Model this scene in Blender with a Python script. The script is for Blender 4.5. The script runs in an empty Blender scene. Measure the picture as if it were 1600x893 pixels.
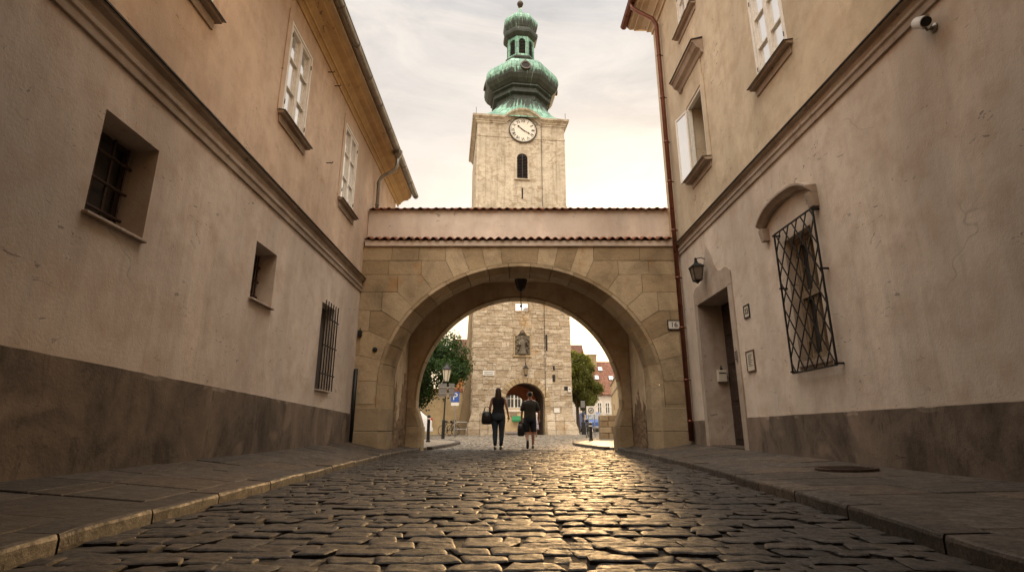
import bpy, bmesh, math, random
from mathutils import Vector, Matrix, noise
R = math.radians
rng = random.Random(7)
scn = bpy.context.scene
COL = scn.collection

# ------------------------------------------------------------------ camera model (also used to turn photo pixels into points)
F_PX, PITCH, CAMH = 831.5, math.atan2(225.5, 831.5), 0.52
def at(x, y, Y):
    u = (x-800)/F_PX; v = (y-446.5)/F_PX
    d = (u, math.cos(PITCH)+v*math.sin(PITCH), math.sin(PITCH)-v*math.cos(PITCH))
    t = Y/d[1]
    return Vector((t*d[0], Y, CAMH+t*d[2]))
def atx(x, Y): return at(x, 665, Y).x
def gz(Y):                                   # street is level, square rises gently
    return 0.0 if Y < 15.5 else 0.0085*(Y-15.5)

# ------------------------------------------------------------------ object helpers
def tag(o, label=None, cat=None, group=None, kind=None):
    if label: o['label'] = label
    if cat: o['category'] = cat
    if group: o['group'] = group
    if kind: o['kind'] = kind
    return o
def empty(name, loc=(0,0,0), rz=0, label=None, cat=None, group=None):
    o = bpy.data.objects.new(name, None); COL.objects.link(o)
    o.location = loc; o.rotation_euler = (0,0,rz); o.empty_display_size = .2
    return tag(o, label, cat, group)
def copy_tree(o, parent=None):
    c = o.copy(); COL.objects.link(c)
    if parent: c.parent = parent
    for ch in [k for k in bpy.data.objects if k.parent == o]: copy_tree(ch, c)
    return c

class MB:
    def __init__(s, mirror=False): s.v=[]; s.f=[]; s.t=[]; s.uv={}; s.mir=mirror
    def add(s, verts, faces, tint=None, uvs=None):
        n=len(s.v); s.v += [tuple(p) for p in verts]
        tint = rng.random() if tint is None else tint
        for k,fa in enumerate(faces):
            if uvs: s.uv[len(s.f)] = uvs[k]
            s.f.append([i+n for i in fa]); s.t.append(tint)
        return s
    def box(s, x0,x1,y0,y1,z0,z1, tint=None):
        p=[(x,y,z) for z in (z0,z1) for y in (y0,y1) for x in (x0,x1)]
        return s.add(p,[(0,2,3,1),(4,5,7,6),(0,1,5,4),(2,6,7,3),(0,4,6,2),(1,3,7,5)],tint)
    def prism(s, pts, vec, tint=None, caps=True):
        n=len(pts); vec=Vector(vec); a=[Vector(p) for p in pts]; b=[p+vec for p in a]
        fs=[(i,(i+1)%n,n+(i+1)%n,n+i) for i in range(n)]
        if caps: fs += [tuple(range(n-1,-1,-1)), tuple(range(n,2*n))]
        return s.add(a+b,fs,tint)
    def quad(s,a,b,c,d,tint=None): return s.add([a,b,c,d],[(0,1,2,3)],tint)
    def tube(s, path, r, n=8, tint=None, caps=True, phase=0):
        P=[Vector(p) for p in path]; rs = r if isinstance(r,(list,tuple)) else [r]*len(P)
        vs=[]; up=None
        for i,p in enumerate(P):
            d=(P[min(i+1,len(P)-1)]-P[max(i-1,0)]).normalized()
            if up is None:
                up = Vector((0,0,1)) if abs(d.z)<.9 else Vector((0,1,0))
            x=d.cross(up).normalized(); y=x.cross(d).normalized(); up=y
            for k in range(n):
                a=2*math.pi*k/n+phase; vs.append(p+(x*math.cos(a)+y*math.sin(a))*rs[i])
        fs=[(i*n+k,i*n+(k+1)%n,(i+1)*n+(k+1)%n,(i+1)*n+k) for i in range(len(P)-1) for k in range(n)]
        if caps: fs += [tuple(range(n-1,-1,-1)), tuple(range((len(P)-1)*n,len(P)*n))]
        return s.add(vs,fs,tint)
    def bar(s,a,b,w=.02,tint=None): return s.tube([a,b],w*.7071,4,tint,phase=math.pi/4)
    def lathe(s, prof, n=24, c=(0,0), phase=0, tint=None, caps=True, uscale=1.0):
        vs=[]; fs=[]; uvs=[]; L=[0]
        for i in range(1,len(prof)): L.append(L[-1]+math.dist(prof[i],prof[i-1]))
        for r,z in prof:
            for k in range(n):
                a=2*math.pi*k/n+phase; vs.append((c[0]+r*math.cos(a),c[1]+r*math.sin(a),z))
        m=len(prof)
        for i in range(m-1):
            for k in range(n):
                fs.append((i*n+k,i*n+(k+1)%n,(i+1)*n+(k+1)%n,(i+1)*n+k))
                u0=k*uscale; u1=(k+1)*uscale
                uvs.append([(u0,prof[i][1]),(u1,prof[i][1]),(u1,prof[i+1][1]),(u0,prof[i+1][1])])
        if caps:
            fs += [tuple(range(n-1,-1,-1)), tuple(range((m-1)*n,m*n))]
            uvs += [[(0,0)]*n,[(0,0)]*n]
        return s.add(vs,fs,tint,uvs)
    def build(s, name, mat, parent=None, smooth=False, bevel=0, label=None, seg=1, recalc=True):
        me=bpy.data.meshes.new(name)
        vs=[(-x,y,z) for x,y,z in s.v] if s.mir else s.v
        me.from_pydata(vs,[],s.f); me.update()
        at_=me.attributes.new('tint','FLOAT','FACE'); at_.data.foreach_set('value',s.t)
        if recalc:
            bm=bmesh.new(); bm.from_mesh(me); bmesh.ops.recalc_face_normals(bm,faces=bm.faces); bm.to_mesh(me); bm.free()
        uvl=me.uv_layers.new(name='UVMap').data
        for p in me.polygons:
            pre=s.uv.get(p.index); nn=p.normal
            if pre:
                idx=list(s.f[p.index]); m={vi:q for vi,q in zip(idx,pre)}
                for li in p.loop_indices: uvl[li].uv=m[me.loops[li].vertex_index]
                continue
            ax=max(range(3),key=lambda k:abs(nn[k]))
            for li in p.loop_indices:
                c=me.vertices[me.loops[li].vertex_index].co
                uvl[li].uv=(c.x,c.y) if ax==2 else ((c.y,c.z) if ax==0 else (c.x,c.z))
        if smooth: me.polygons.foreach_set('use_smooth',[True]*len(me.polygons))
        me.materials.append(mat)
        o=bpy.data.objects.new(name,me); COL.objects.link(o)
        if parent: o.parent=parent
        if bevel:
            b=o.modifiers.new('bevel','BEVEL'); b.width=bevel; b.segments=seg; b.limit_method='ANGLE'; b.angle_limit=R(40)
        if label: o['label']=label
        return o

def build_each(mb, name, mat, parent=None, **kw):
    """one object per connected piece"""
    par=list(range(len(mb.v)))
    def find(i):
        while par[i]!=i: par[i]=par[par[i]]; i=par[i]
        return i
    key={}
    for i,p in enumerate(mb.v):
        k=tuple(round(c,4) for c in p)
        if k in key: par[find(i)]=find(key[k])
        else: key[k]=i
    for f in mb.f:
        for a in f[1:]: par[find(a)]=find(f[0])
    groups={}
    for fi,f in enumerate(mb.f): groups.setdefault(find(f[0]),[]).append(fi)
    outs=[]
    for g in groups.values():
        ids=sorted({i for fi in g for i in mb.f[fi]}); ix={v:n for n,v in enumerate(ids)}
        q=MB(mb.mir); q.v=[mb.v[i] for i in ids]; q.f=[[ix[i] for i in mb.f[fi]] for fi in g]; q.t=[mb.t[fi] for fi in g]
        q.uv={n:mb.uv[fi] for n,fi in enumerate(g) if fi in mb.uv}
        outs.append(q.build(name,mat,parent,**kw))
    return outs

# ------------------------------------------------------------------ materials
class N:
    def __init__(s,name):
        s.m=bpy.data.materials.new(name); s.m.use_nodes=True; s.t=s.m.node_tree; s.t.nodes.clear()
        s.out=s.n('ShaderNodeOutputMaterial'); s.b=s.n('ShaderNodeBsdfPrincipled'); s.l(s.b.outputs[0],s.out.inputs[0])
        s.tc=s.n('ShaderNodeTexCoord')
    def n(s,k,**kw):
        x=s.t.nodes.new(k)
        for a,v in kw.items(): setattr(x,a,v)
        return x
    def l(s,a,b): s.t.links.new(a,b)
    def coord(s,uv=False,scale=(1,1,1),loc=(0,0,0)):
        mp=s.n('ShaderNodeMapping'); s.l(s.tc.outputs['UV' if uv else 'Object'],mp.inputs[0])
        mp.inputs['Scale'].default_value=scale; mp.inputs['Location'].default_value=loc
        return mp.outputs[0]
    def noise(s,vec,scale,detail=6,rough=.55,dist=0):
        x=s.n('ShaderNodeTexNoise'); s.l(vec,x.inputs['Vector'])
        x.inputs['Scale'].default_value=scale; x.inputs['Detail'].default_value=detail; x.inputs['Roughness'].default_value=rough; x.inputs['Distortion'].default_value=dist
        return x.outputs[0]
    def ramp(s,val,stops):
        x=s.n('ShaderNodeValToRGB'); s.l(val,x.inputs[0]); e=x.color_ramp.elements
        while len(e)<len(stops): e.new(.5)
        for i,(p,c) in enumerate(stops):
            e[i].position=p; e[i].color=(c,c,c,1) if isinstance(c,(int,float)) else (*c,1)
        return x.outputs[0]
    def mix(s,fac,a,b,mode='MIX'):
        x=s.n('ShaderNodeMix',data_type='RGBA',blend_type=mode)
        for v,i in ((fac,0),(a,6),(b,7)):
            if hasattr(v,'is_linked'): s.l(v,x.inputs[i])
            elif isinstance(v,(int,float)): x.inputs[i].default_value=v if i==0 else (v,v,v,1)
            else: x.inputs[i].default_value=(*v,1)
        return x.outputs[2]
    def math(s,op,a,b=None):
        x=s.n('ShaderNodeMath',operation=op)
        for i,v in enumerate((a,b)):
            if v is None: continue
            if hasattr(v,'is_linked'): s.l(v,x.inputs[i])
            else: x.inputs[i].default_value=v
        return x.outputs[0]
    def attr(s,name='tint'):
        x=s.n('ShaderNodeAttribute',attribute_name=name); return x.outputs['Fac']
    def voro(s,vec,scale,feature='F1'):
        x=s.n('ShaderNodeTexVoronoi',feature=feature); s.l(vec,x.inputs['Vector']); x.inputs['Scale'].default_value=scale
        return x.outputs[0]
    def set(s,color=None,rough=None,metal=None,spec=None):
        for v,k in ((color,'Base Color'),(rough,'Roughness'),(metal,'Metallic'),(spec,'Specular IOR Level')):
            if v is None: continue
            if hasattr(v,'is_linked'): s.l(v,s.b.inputs[k])
            else: s.b.inputs[k].default_value=(*v,1) if isinstance(v,tuple) else v
    def bump(s,h,strength=.3,dist=.01,prev=None):
        x=s.n('ShaderNodeBump'); x.inputs['Strength'].default_value=strength; x.inputs['Distance'].default_value=dist
        s.l(h,x.inputs['Height'])
        if prev: s.l(prev,x.inputs['Normal'])
        s.l(x.outputs[0],s.b.inputs['Normal']); return x.outputs[0]
def mul(c,k): return tuple(min(1,x*k) for x in c)

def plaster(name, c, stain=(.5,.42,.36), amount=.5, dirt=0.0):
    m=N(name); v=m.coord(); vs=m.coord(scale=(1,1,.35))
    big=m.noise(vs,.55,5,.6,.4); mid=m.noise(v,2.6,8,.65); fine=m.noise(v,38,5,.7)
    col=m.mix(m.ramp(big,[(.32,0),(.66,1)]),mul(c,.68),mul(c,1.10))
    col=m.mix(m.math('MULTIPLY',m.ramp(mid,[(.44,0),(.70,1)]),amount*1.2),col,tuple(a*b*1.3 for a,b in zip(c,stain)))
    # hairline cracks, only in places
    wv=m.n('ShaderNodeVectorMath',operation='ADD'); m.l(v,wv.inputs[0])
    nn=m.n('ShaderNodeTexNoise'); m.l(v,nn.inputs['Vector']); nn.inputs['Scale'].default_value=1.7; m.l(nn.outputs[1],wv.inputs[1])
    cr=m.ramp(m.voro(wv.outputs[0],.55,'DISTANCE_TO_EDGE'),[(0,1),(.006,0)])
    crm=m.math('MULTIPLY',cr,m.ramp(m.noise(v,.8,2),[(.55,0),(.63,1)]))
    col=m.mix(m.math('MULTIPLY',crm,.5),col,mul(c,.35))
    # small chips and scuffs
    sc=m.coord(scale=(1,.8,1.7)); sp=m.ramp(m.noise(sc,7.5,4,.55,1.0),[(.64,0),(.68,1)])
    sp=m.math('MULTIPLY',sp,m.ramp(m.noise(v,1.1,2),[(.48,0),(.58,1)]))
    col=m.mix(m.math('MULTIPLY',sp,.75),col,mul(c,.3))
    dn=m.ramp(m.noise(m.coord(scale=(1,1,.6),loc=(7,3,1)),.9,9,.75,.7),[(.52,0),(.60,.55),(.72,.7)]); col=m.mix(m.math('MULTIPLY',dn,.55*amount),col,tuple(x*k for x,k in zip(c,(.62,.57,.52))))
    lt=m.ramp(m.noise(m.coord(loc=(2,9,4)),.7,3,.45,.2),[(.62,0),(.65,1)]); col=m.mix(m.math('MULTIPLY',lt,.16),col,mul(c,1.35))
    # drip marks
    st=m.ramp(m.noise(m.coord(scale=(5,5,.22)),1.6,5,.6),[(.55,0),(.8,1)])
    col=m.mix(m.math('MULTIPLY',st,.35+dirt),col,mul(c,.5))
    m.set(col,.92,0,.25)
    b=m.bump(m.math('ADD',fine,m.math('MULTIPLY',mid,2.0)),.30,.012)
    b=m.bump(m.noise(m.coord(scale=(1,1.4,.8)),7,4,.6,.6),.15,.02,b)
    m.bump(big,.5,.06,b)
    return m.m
def tower_stone():
    m=N('tower_rubble_stone'); v=m.coord(); t=m.attr(); c=(.56,.43,.28)
    col=m.mix(m.ramp(t,[(.1,0),(.9,1)]),(.44,.34,.23),(.62,.52,.39))
    n1=m.noise(m.coord(scale=(1,1,2.2)),1.1,9,.72,1.0); n2=m.noise(m.coord(scale=(1,1,1.6)),4.5,9,.78,.7); n3=m.noise(v,17,6,.8)
    col=m.mix(m.ramp(n1,[(.48,0),(.62,.65)]),col,(.27,.195,.12))
    col=m.mix(m.ramp(n2,[(.30,.8),(.45,0)]),col,(.17,.12,.075))
    col=m.mix(m.ramp(n2,[(.58,0),(.72,.6)]),col,(.74,.62,.46))
    rust=m.ramp(m.noise(m.coord(loc=(3,1,2)),.8,4,.6,.4),[(.60,0),(.70,.55)]); col=m.mix(rust,col,(.42,.24,.08))
    col=m.mix(m.ramp(n3,[(.32,.55),(.5,0)]),col,(.2,.14,.09))
    m.set(col,.95,0,.15); b=m.bump(n2,.9,.09); m.bump(n3,.7,.03,b)
    return m.m
def tower_plaster():
    m=N('flaking_tower_plaster'); v=m.coord(); c=(.61,.53,.41)
    big=m.noise(v,.35,6,.65,.6); mid=m.noise(m.coord(scale=(1,1,1.6)),1.6,8,.7,.8); fine=m.noise(v,9,7,.75)
    col=m.mix(m.ramp(big,[(.35,0),(.65,1)]),mul(c,.82),mul(c,1.1))
    flake=m.ramp(mid,[(.50,0),(.55,1)]); flake=m.math('MULTIPLY',flake,m.ramp(m.noise(v,.45,3),[(.38,.25),(.6,1)]))
    col=m.mix(m.math('MULTIPLY',flake,.85),col,m.mix(fine,(.22,.155,.10),(.42,.33,.22)))
    ln=m.ramp(m.noise(m.coord(scale=(.6,.6,3.0)),2.6,9,.78,1.6),[(.57,0),(.61,1)])
    col=m.mix(m.math('MULTIPLY',ln,.7),col,(.20,.14,.09))
    st=m.ramp(m.noise(m.coord(scale=(2.4,2.4,.16)),1.3,6,.7),[(.47,0),(.70,1)])
    col=m.mix(m.math('MULTIPLY',st,.6),col,(.2,.155,.11))
    col=m.mix(m.ramp(fine,[(.3,.35),(.6,0)]),col,(.3,.22,.14))
    m.set(col,.92,0,.2); b=m.bump(mid,.7,.06); m.bump(fine,.5,.03,b)
    return m.m
def plinth_mat(name,c):
    m=N(name); v=m.coord()
    big=m.noise(m.coord(scale=(1,1,.6)),1.1,8,.68,.5); mid=m.noise(v,5,8,.7)
    col=m.mix(m.ramp(big,[(.36,0),(.64,1)]),mul(c,.40),mul(c,1.45))
    st=m.ramp(m.noise(m.coord(scale=(3,3,1.1)),1.8,6,.7,.9),[(.56,0),(.68,1)])
    col=m.mix(m.math('MULTIPLY',st,.65),col,mul(c,.3))
    pat=m.ramp(m.noise(m.coord(loc=(3,1,2)),1.3,2,.4,.3),[(.62,0),(.66,1)])
    col=m.mix(m.math('MULTIPLY',pat,.5),col,mul(c,1.9))
    sc=m.ramp(m.noise(m.coord(scale=(2,2,7),loc=(1,4,2)),2.2,6,.7,1.5),[(.64,0),(.68,1)]); col=m.mix(m.math('MULTIPLY',sc,.6),col,mul(c,.22))
    spk=m.ramp(m.noise(v,16,3,.6,1),[(.68,0),(.74,1)])
    col=m.mix(m.math('MULTIPLY',spk,.6),col,mul(c,.25))
    m.set(col,.85,0,.3); b=m.bump(mid,.6,.02); m.bump(m.noise(v,45,4,.7),.35,.006,b)
    return m.m
def stone(name,c,c2,var=.5,bump=.5,soot=.3,rough=.88,scale=1):
    m=N(name); v=m.coord(); t=m.attr()
    col=m.mix(t,c,c2)
    hue=m.ramp(m.math('FRACT',m.math('MULTIPLY',t,7.31)),[(0,.62),(1,1.12)])
    col=m.mix(1.0,col,m.mix(var,1.0,hue),'MULTIPLY')
    big=m.noise(v,1.3*scale,7,.65,.5); fine=m.noise(v,26*scale,6,.72)
    col=m.mix(m.math('MULTIPLY',m.ramp(big,[(.45,0),(.7,1)]),soot),col,mul(c,.28))
    rust=m.ramp(m.noise(m.coord(loc=(5,2,7)),1.9*scale,5,.6,.6),[(.6,0),(.72,1)])
    col=m.mix(m.math('MULTIPLY',rust,.5),col,(c[0]*.95,c[1]*.62,c[2]*.3))
    col=m.mix(m.ramp(fine,[(.3,.28),(.62,0)]),col,mul(c,.4))
    m.set(col,rough,0,.3)
    b=m.bump(m.noise(v,7*scale,8,.7),bump,.03); m.bump(fine,.4,.006,b)
    return m.m
def plain(name,c,rough=.5,metal=0,var=.15,bump=0,nscale=12,spec=.5):
    m=N(name); v=m.coord(); n=m.noise(v,nscale,6,.65)
    m.set(m.mix(m.ramp(n,[(.3,0),(.7,1)]),mul(c,1-var),mul(c,1+var)),m.ramp(m.noise(v,nscale*.6,4),[(.3,max(.03,rough-.12)),(.7,min(1,rough+.12))]),metal,spec)
    if bump: m.bump(n,bump,.01)
    return m.m
def glassy(name,c,rough=.06,mixg=.45):
    m=N(name); m.set(c,.6,0,.5)
    g=m.n('ShaderNodeBsdfGlossy'); g.inputs['Roughness'].default_value=rough; g.inputs['Color'].default_value=(.95,.95,.95,1)
    w=m.noise(m.coord(),2.2,2); bp=m.n('ShaderNodeBump'); bp.inputs['Strength'].default_value=.06; bp.inputs['Distance'].default_value=.05
    m.l(w,bp.inputs['Height']); m.l(bp.outputs[0],g.inputs['Normal'])
    fr=m.n('ShaderNodeFresnel'); fr.inputs[0].default_value=1.5
    mx=m.n('ShaderNodeMixShader'); m.l(m.math('MAXIMUM',fr.outputs[0],mixg),mx.inputs[0]); m.l(m.b.outputs[0],mx.inputs[1]); m.l(g.outputs[0],mx.inputs[2]); m.l(mx.outputs[0],m.out.inputs[0])
    return m.m
def copper():
    m=N('green_copper'); uv=m.coord(True)
    br=m.n('ShaderNodeTexBrick'); m.l(m.coord(True,(1,1,1)),br.inputs['Vector'])
    br.inputs['Scale'].default_value=1; br.inputs['Brick Width'].default_value=.36; br.inputs['Row Height'].default_value=.62; br.inputs['Mortar Size'].default_value=.022; br.inputs['Mortar Smooth'].default_value=.3
    br.inputs['Color1'].default_value=(.05,.05,.05,1); br.inputs['Color2'].default_value=(.95,.95,.95,1); br.inputs['Mortar'].default_value=(0,0,0,1)
    v=m.coord(); big=m.noise(v,.9,6,.6)
    col=m.mix(m.ramp(big,[(.3,0),(.7,1)]),(.11,.265,.19),(.29,.49,.375))
    col=m.mix(.35,col,br.outputs[0],'OVERLAY')
    col=m.mix(m.math('MULTIPLY',br.outputs['Fac'],.75),col,(.02,.05,.04))
    # tarry run-off stains: bare dark metal below the shoulders, with drip edges
    t=m.attr('stain'); drip=m.noise(m.coord(True,(5.5,.28,1)),1.6,5,.65)
    st=m.ramp(m.math('ADD',t,m.math('MULTIPLY',m.math('SUBTRACT',drip,.5),1.5)),[(.46,0),(.56,1)])
    col=m.mix(m.math('MULTIPLY',st,.93),col,m.mix(m.noise(v,5,4),(.004,.004,.0035),(.034,.025,.014)))
    pale=m.ramp(m.noise(m.coord(True,(9,.3,1),(4,3,0)),1.5,3,.5),[(.66,0),(.73,1)])
    col=m.mix(m.math('MULTIPLY',m.math('MULTIPLY',pale,st),.6),col,(.42,.48,.36))
    m.set(col,.55,.0,.4); m.bump(m.math('SUBTRACT',1.0,br.outputs['Fac']),.35,.04)
    return m.m
def rooftile(name,c=(.30,.105,.05)):
    m=N(name); v=m.coord(); t=m.attr()
    col=m.mix(t,mul(c,.6),mul(c,1.3)); col=m.mix(m.ramp(m.noise(v,3,7,.7),[(.45,0),(.75,.7)]),col,mul(c,.35))
    uv=m.coord(True); br=m.n('ShaderNodeTexBrick'); m.l(uv,br.inputs['Vector']); br.inputs['Scale'].default_value=1; br.inputs['Brick Width'].default_value=.22; br.inputs['Row Height'].default_value=.3; br.inputs['Mortar Size'].default_value=.02
    br.inputs['Color1'].default_value=(.55,.55,.55,1); br.inputs['Color2'].default_value=(1,1,1,1); br.inputs['Mortar'].default_value=(.3,.3,.3,1)
    m.set(m.mix(.8,col,br.outputs[0],'MULTIPLY'),.85,0,.3); m.bump(m.noise(v,20,4),.4,.01)
    return m.m
def setts(name,c,rough=.36):
    m=N(name); v=m.coord(); t=m.attr()
    col=m.mix(t,mul(c,.55),mul(c,1.35))
    warm=m.ramp(m.math('FRACT',m.math('MULTIPLY',t,9.7)),[(0,(1.15,.98,.8)),(.5,(1,1,1)),(1,(.85,.93,1.05))])
    col=m.mix(.8,col,warm,'MULTIPLY')
    n=m.noise(v,9,7,.7); fine=m.noise(v,70,5,.75)
    col=m.mix(m.ramp(n,[(.38,.7),(.6,0)]),col,mul(c,.25)); f2=m.noise(v,32,6,.8); col=m.mix(m.ramp(f2,[(.36,.75),(.5,0)]),col,mul(c,.22)); col=m.mix(m.ramp(fine,[(.52,0),(.72,.5)]),col,mul(c,2.4))
    m.set(col,m.math('ADD',m.ramp(n,[(.3,rough+.2),(.7,rough-.12)]),m.ramp(f2,[(.35,.22),(.55,0)])),0,.5)
    b=m.bump(n,.45,.012); b=m.bump(m.noise(v,28,6,.75),.6,.008,b); m.bump(fine,.6,.004,b)
    return m.m
def leaf(name,c):
    m=N(name); t=m.attr(); col=m.mix(t,mul(c,.5),mul(c,1.6)); m.set(col,.6,0,.3)
    tr=m.n('ShaderNodeBsdfTranslucent'); m.l(m.mix(1,col,(1.2,1.25,.5),'MULTIPLY'),tr.inputs[0])
    mx=m.n('ShaderNodeMixShader'); mx.inputs[0].default_value=.5; m.l(m.b.outputs[0],mx.inputs[1]); m.l(tr.outputs[0],mx.inputs[2]); m.l(mx.outputs[0],m.out.inputs[0])
    return m.m

M={}
M['plaster_lower_left']=plaster('old_rose_plaster',(.70,.60,.51))
M['plaster_upper_left']=plaster('ochre_rose_plaster',(.70,.54,.405))
M['plaster_lower_right']=plaster('pink_plaster',(.68,.585,.49))
M['plaster_upper_right']=plaster('sand_plaster',(.65,.545,.395))
M['plaster_parapet']=plaster('parapet_plaster',(.78,.655,.54),amount=.35)
M['plaster_inside']=plaster('passage_plaster',(.62,.50,.35),amount=.7,dirt=.15)
M['plinth']=plinth_mat('cement_plinth',(.165,.125,.095))
M['moulding']=plaster('grey_moulding',(.46,.38,.31),amount=.6,dirt=.2)
M['cornice']=plaster('sun_glow_cornice',(.62,.43,.22),amount=.4)  # orange sun glow on the left eaves is put into this colour
M['cornice_right']=plaster('cornice_sand',(.58,.47,.33),amount=.4)
M['lead']=plain('lead_flashing',(.05,.045,.04),.5,.3,.3)
M['zinc']=plain('zinc_gutter',(.25,.23,.20),.38,.75,.25,nscale=5)
M['copper_brown']=plain('brown_copper_pipe',(.16,.055,.032),.38,.5,.25,nscale=6)
M['white_wood']=plain('white_window_paint',(.80,.76,.68),.5,0,.10,.2)
M['old_wood']=plain('old_window_wood',(.26,.19,.12),.6,0,.3,.3,20)
M['dark_wood']=plain('dark_door_wood',(.035,.02,.014),.5,0,.35,.4,18)
M['iron']=plain('black_iron',(.018,.016,.015),.5,.4,.3,.3,30)
M['rust']=plain('rusty_iron',(.06,.035,.024),.7,.3,.4,.4,30)
M['blind']=glassy('window_pane_with_blind',(.80,.80,.78),.04,.68)
M['glass_dark']=glassy('dark_pane',(.02,.02,.02),.05,.10)
M['void']=plain('dark_interior',(.02,.016,.013),.9)
M['sand']=stone('sandstone_block',(.41,.295,.165),(.55,.425,.27),.5,.8,.6)
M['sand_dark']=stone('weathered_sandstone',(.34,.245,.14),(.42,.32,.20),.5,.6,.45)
M['mortar']=plain('mortar',(.20,.15,.10),.95,0,.3,.6,30)
M['rubble']=stone('bare_rubble',(.20,.13,.075),(.30,.20,.115),.7,1.0,.6)
M['tower_stone']=tower_stone()
M['tower_plaster']=tower_plaster()
M['copper']=copper()
M['tile']=rooftile('clay_tile'); M['tile_far']=rooftile('red_roof_tiles',(.27,.125,.08))
M['setts']=setts('basalt_setts',(.058,.045,.034),.52); M['setts_sq']=setts('granite_setts',(.27,.23,.18),.5)
M['joint']=plain('sandy_joint',(.03,.023,.017),.95,0,.4,.8,40)
M['slab']=setts('pavement_slab',(.088,.066,.048),.6); M['kerb']=setts('granite_kerb',(.088,.068,.051),.52)
M['ground']=plain('town_ground',(.16,.13,.10),.95,0,.3,.3,2)
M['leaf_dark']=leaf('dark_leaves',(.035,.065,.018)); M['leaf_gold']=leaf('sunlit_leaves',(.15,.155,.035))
M['bark']=plain('bark',(.07,.05,.035),.9,0,.4,.8,14)
M['skin']=plain('skin',(.36,.19,.125),.5,0,.05); M['hair']=plain('brown_hair',(.045,.022,.012),.45,0,.4,.3,60); M['hair_dark']=plain('dark_hair',(.018,.012,.009),.5,0,.3)
M['black_cloth']=plain('black_cloth',(.012,.011,.012),.9,0,.3,.3,30); M['jeans']=plain('dark_denim',(.032,.042,.055),.9,0,.25,.3,40)
M['khaki']=plain('dark_olive_cloth',(.040,.036,.028),.9,0,.2,.3,30); M['shorts']=plain('navy_shorts',(.018,.022,.028),.9,0,.2,.3,30)
M['leather']=plain('black_leather',(.014,.011,.010),.4,0,.3,.3,30); M['pale_cloth']=plain('pale_cloth',(.55,.47,.42),.9); M['lilac']=plain('lilac_cloth',(.33,.28,.33),.9)
M['white_paint']=plain('white_car_paint',(.72,.72,.70),.25,0,.03); M['blue_paint']=plain('blue_van_paint',(.05,.11,.32),.3,0,.05)
M['rubber']=plain('tyre_rubber',(.02,.02,.02),.8); M['alloy']=plain('alloy_rim',(.4,.4,.4),.35,.8); M['tail']=plain('red_tail_lamp',(.45,.03,.02),.25); M['lampglass']=plain('lamp_glass',(.55,.50,.38),.25,0,.08)
M['white_sign']=plain('white_enamel',(.68,.64,.57),.4,0,.06); M['blue_sign']=plain('blue_enamel',(.03,.09,.34),.4,0,.06); M['black_paint']=plain('black_letter',(.015,.013,.012),.5,0,.1); M['grey_sheet']=plain('grey_sign_back',(.17,.16,.15),.5,.5,.1); M['steel']=plain('galvanised_steel',(.30,.29,.27),.4,.7,.15)
M['green_cloth']=plain('green_awning',(.02,.17,.06),.8); M['gold']=plain('gilded_metal',(.55,.33,.08),.35,.9,.2); M['bronze']=plain('dark_bronze',(.06,.045,.03),.5,.5,.4,.6,8); M['relief']=stone('sooty_relief',(.14,.11,.08),(.2,.16,.11),.3,.9,.7)
M['red_plaster']=plaster('red_plaster',(.74,.26,.13),amount=.5); M['cream_far']=plaster('cream_plaster',(.68,.53,.32)); M['orange_far']=plaster('orange_plaster',(.52,.24,.10)); M['white_far']=plaster('white_plaster',(.74,.67,.57)); M['beige_wall']=plaster('beige_wall',(.62,.47,.27),amount=.5)
M['vault_dark']=plaster('dark_vault_plaster',(.16,.12,.09),amount=.6)  # dark tone for the gate passage vault and side walls
M['brown_wood']=plain('brown_frame_wood',(.13,.065,.032),.5,0,.25,.2,20)
M['paper']=plain('paper',(.6,.54,.44),.8,0,.08)
M['camwhite']=plain('camera_housing',(.62,.60,.56),.35,0,.05)

def text_obj(name, s, size, mat, parent, loc, rot=(R(90),0,0), depth=.004, spacing=1.0, align='CENTER'):
    cu=bpy.data.curves.new(name,'FONT'); cu.body=s; cu.size=size; cu.extrude=depth; cu.align_x=align; cu.align_y='CENTER'; cu.space_character=spacing
    tmp=bpy.data.objects.new('tmp_text',cu); COL.objects.link(tmp)
    me=bpy.data.meshes.new_from_object(tmp.evaluated_get(bpy.context.evaluated_depsgraph_get()))
    bpy.data.objects.remove(tmp)
    me.materials.clear(); me.materials.append(mat); me.name=name
    o=bpy.data.objects.new(name,me); COL.objects.link(o); o.parent=parent; o.location=loc; o.rotation_euler=rot
    return o

# ================================================================== SETTING: ground, street, pavements, square
g=MB()
g.add([(-160,-60,-.12),(160,-60,-.12),(160,15.5,-.12),(-160,15.5,-.12),(-160,300,2.2),(160,300,2.2)],[(0,1,2,3),(3,2,5,4)])
tag(g.build('ground',M['ground']),kind='structure')

def lerp(pts,y):
    if y<=pts[0][0]: return pts[0][1]
    for (a,b),(c,d) in zip(pts,pts[1:]):
        if y<=c: return b+(d-b)*(y-a)/(c-a)
    return pts[-1][1]
KL=[(-14,-1.9),(2,-1.95),(3,-2.06),(4.2,-2.15),(5.7,-2.23),(10.3,-2.48),(14.4,-2.44),(15.4,-2.44)]
KR=[(-14,1.7),(2,1.82),(2.6,1.90),(3.3,2.03),(4.8,2.17),(7.4,2.52),(12,2.76),(15.4,2.82)]
kl=lambda y: lerp(KL,y)
kr=lambda y: lerp(KR,y)

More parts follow.
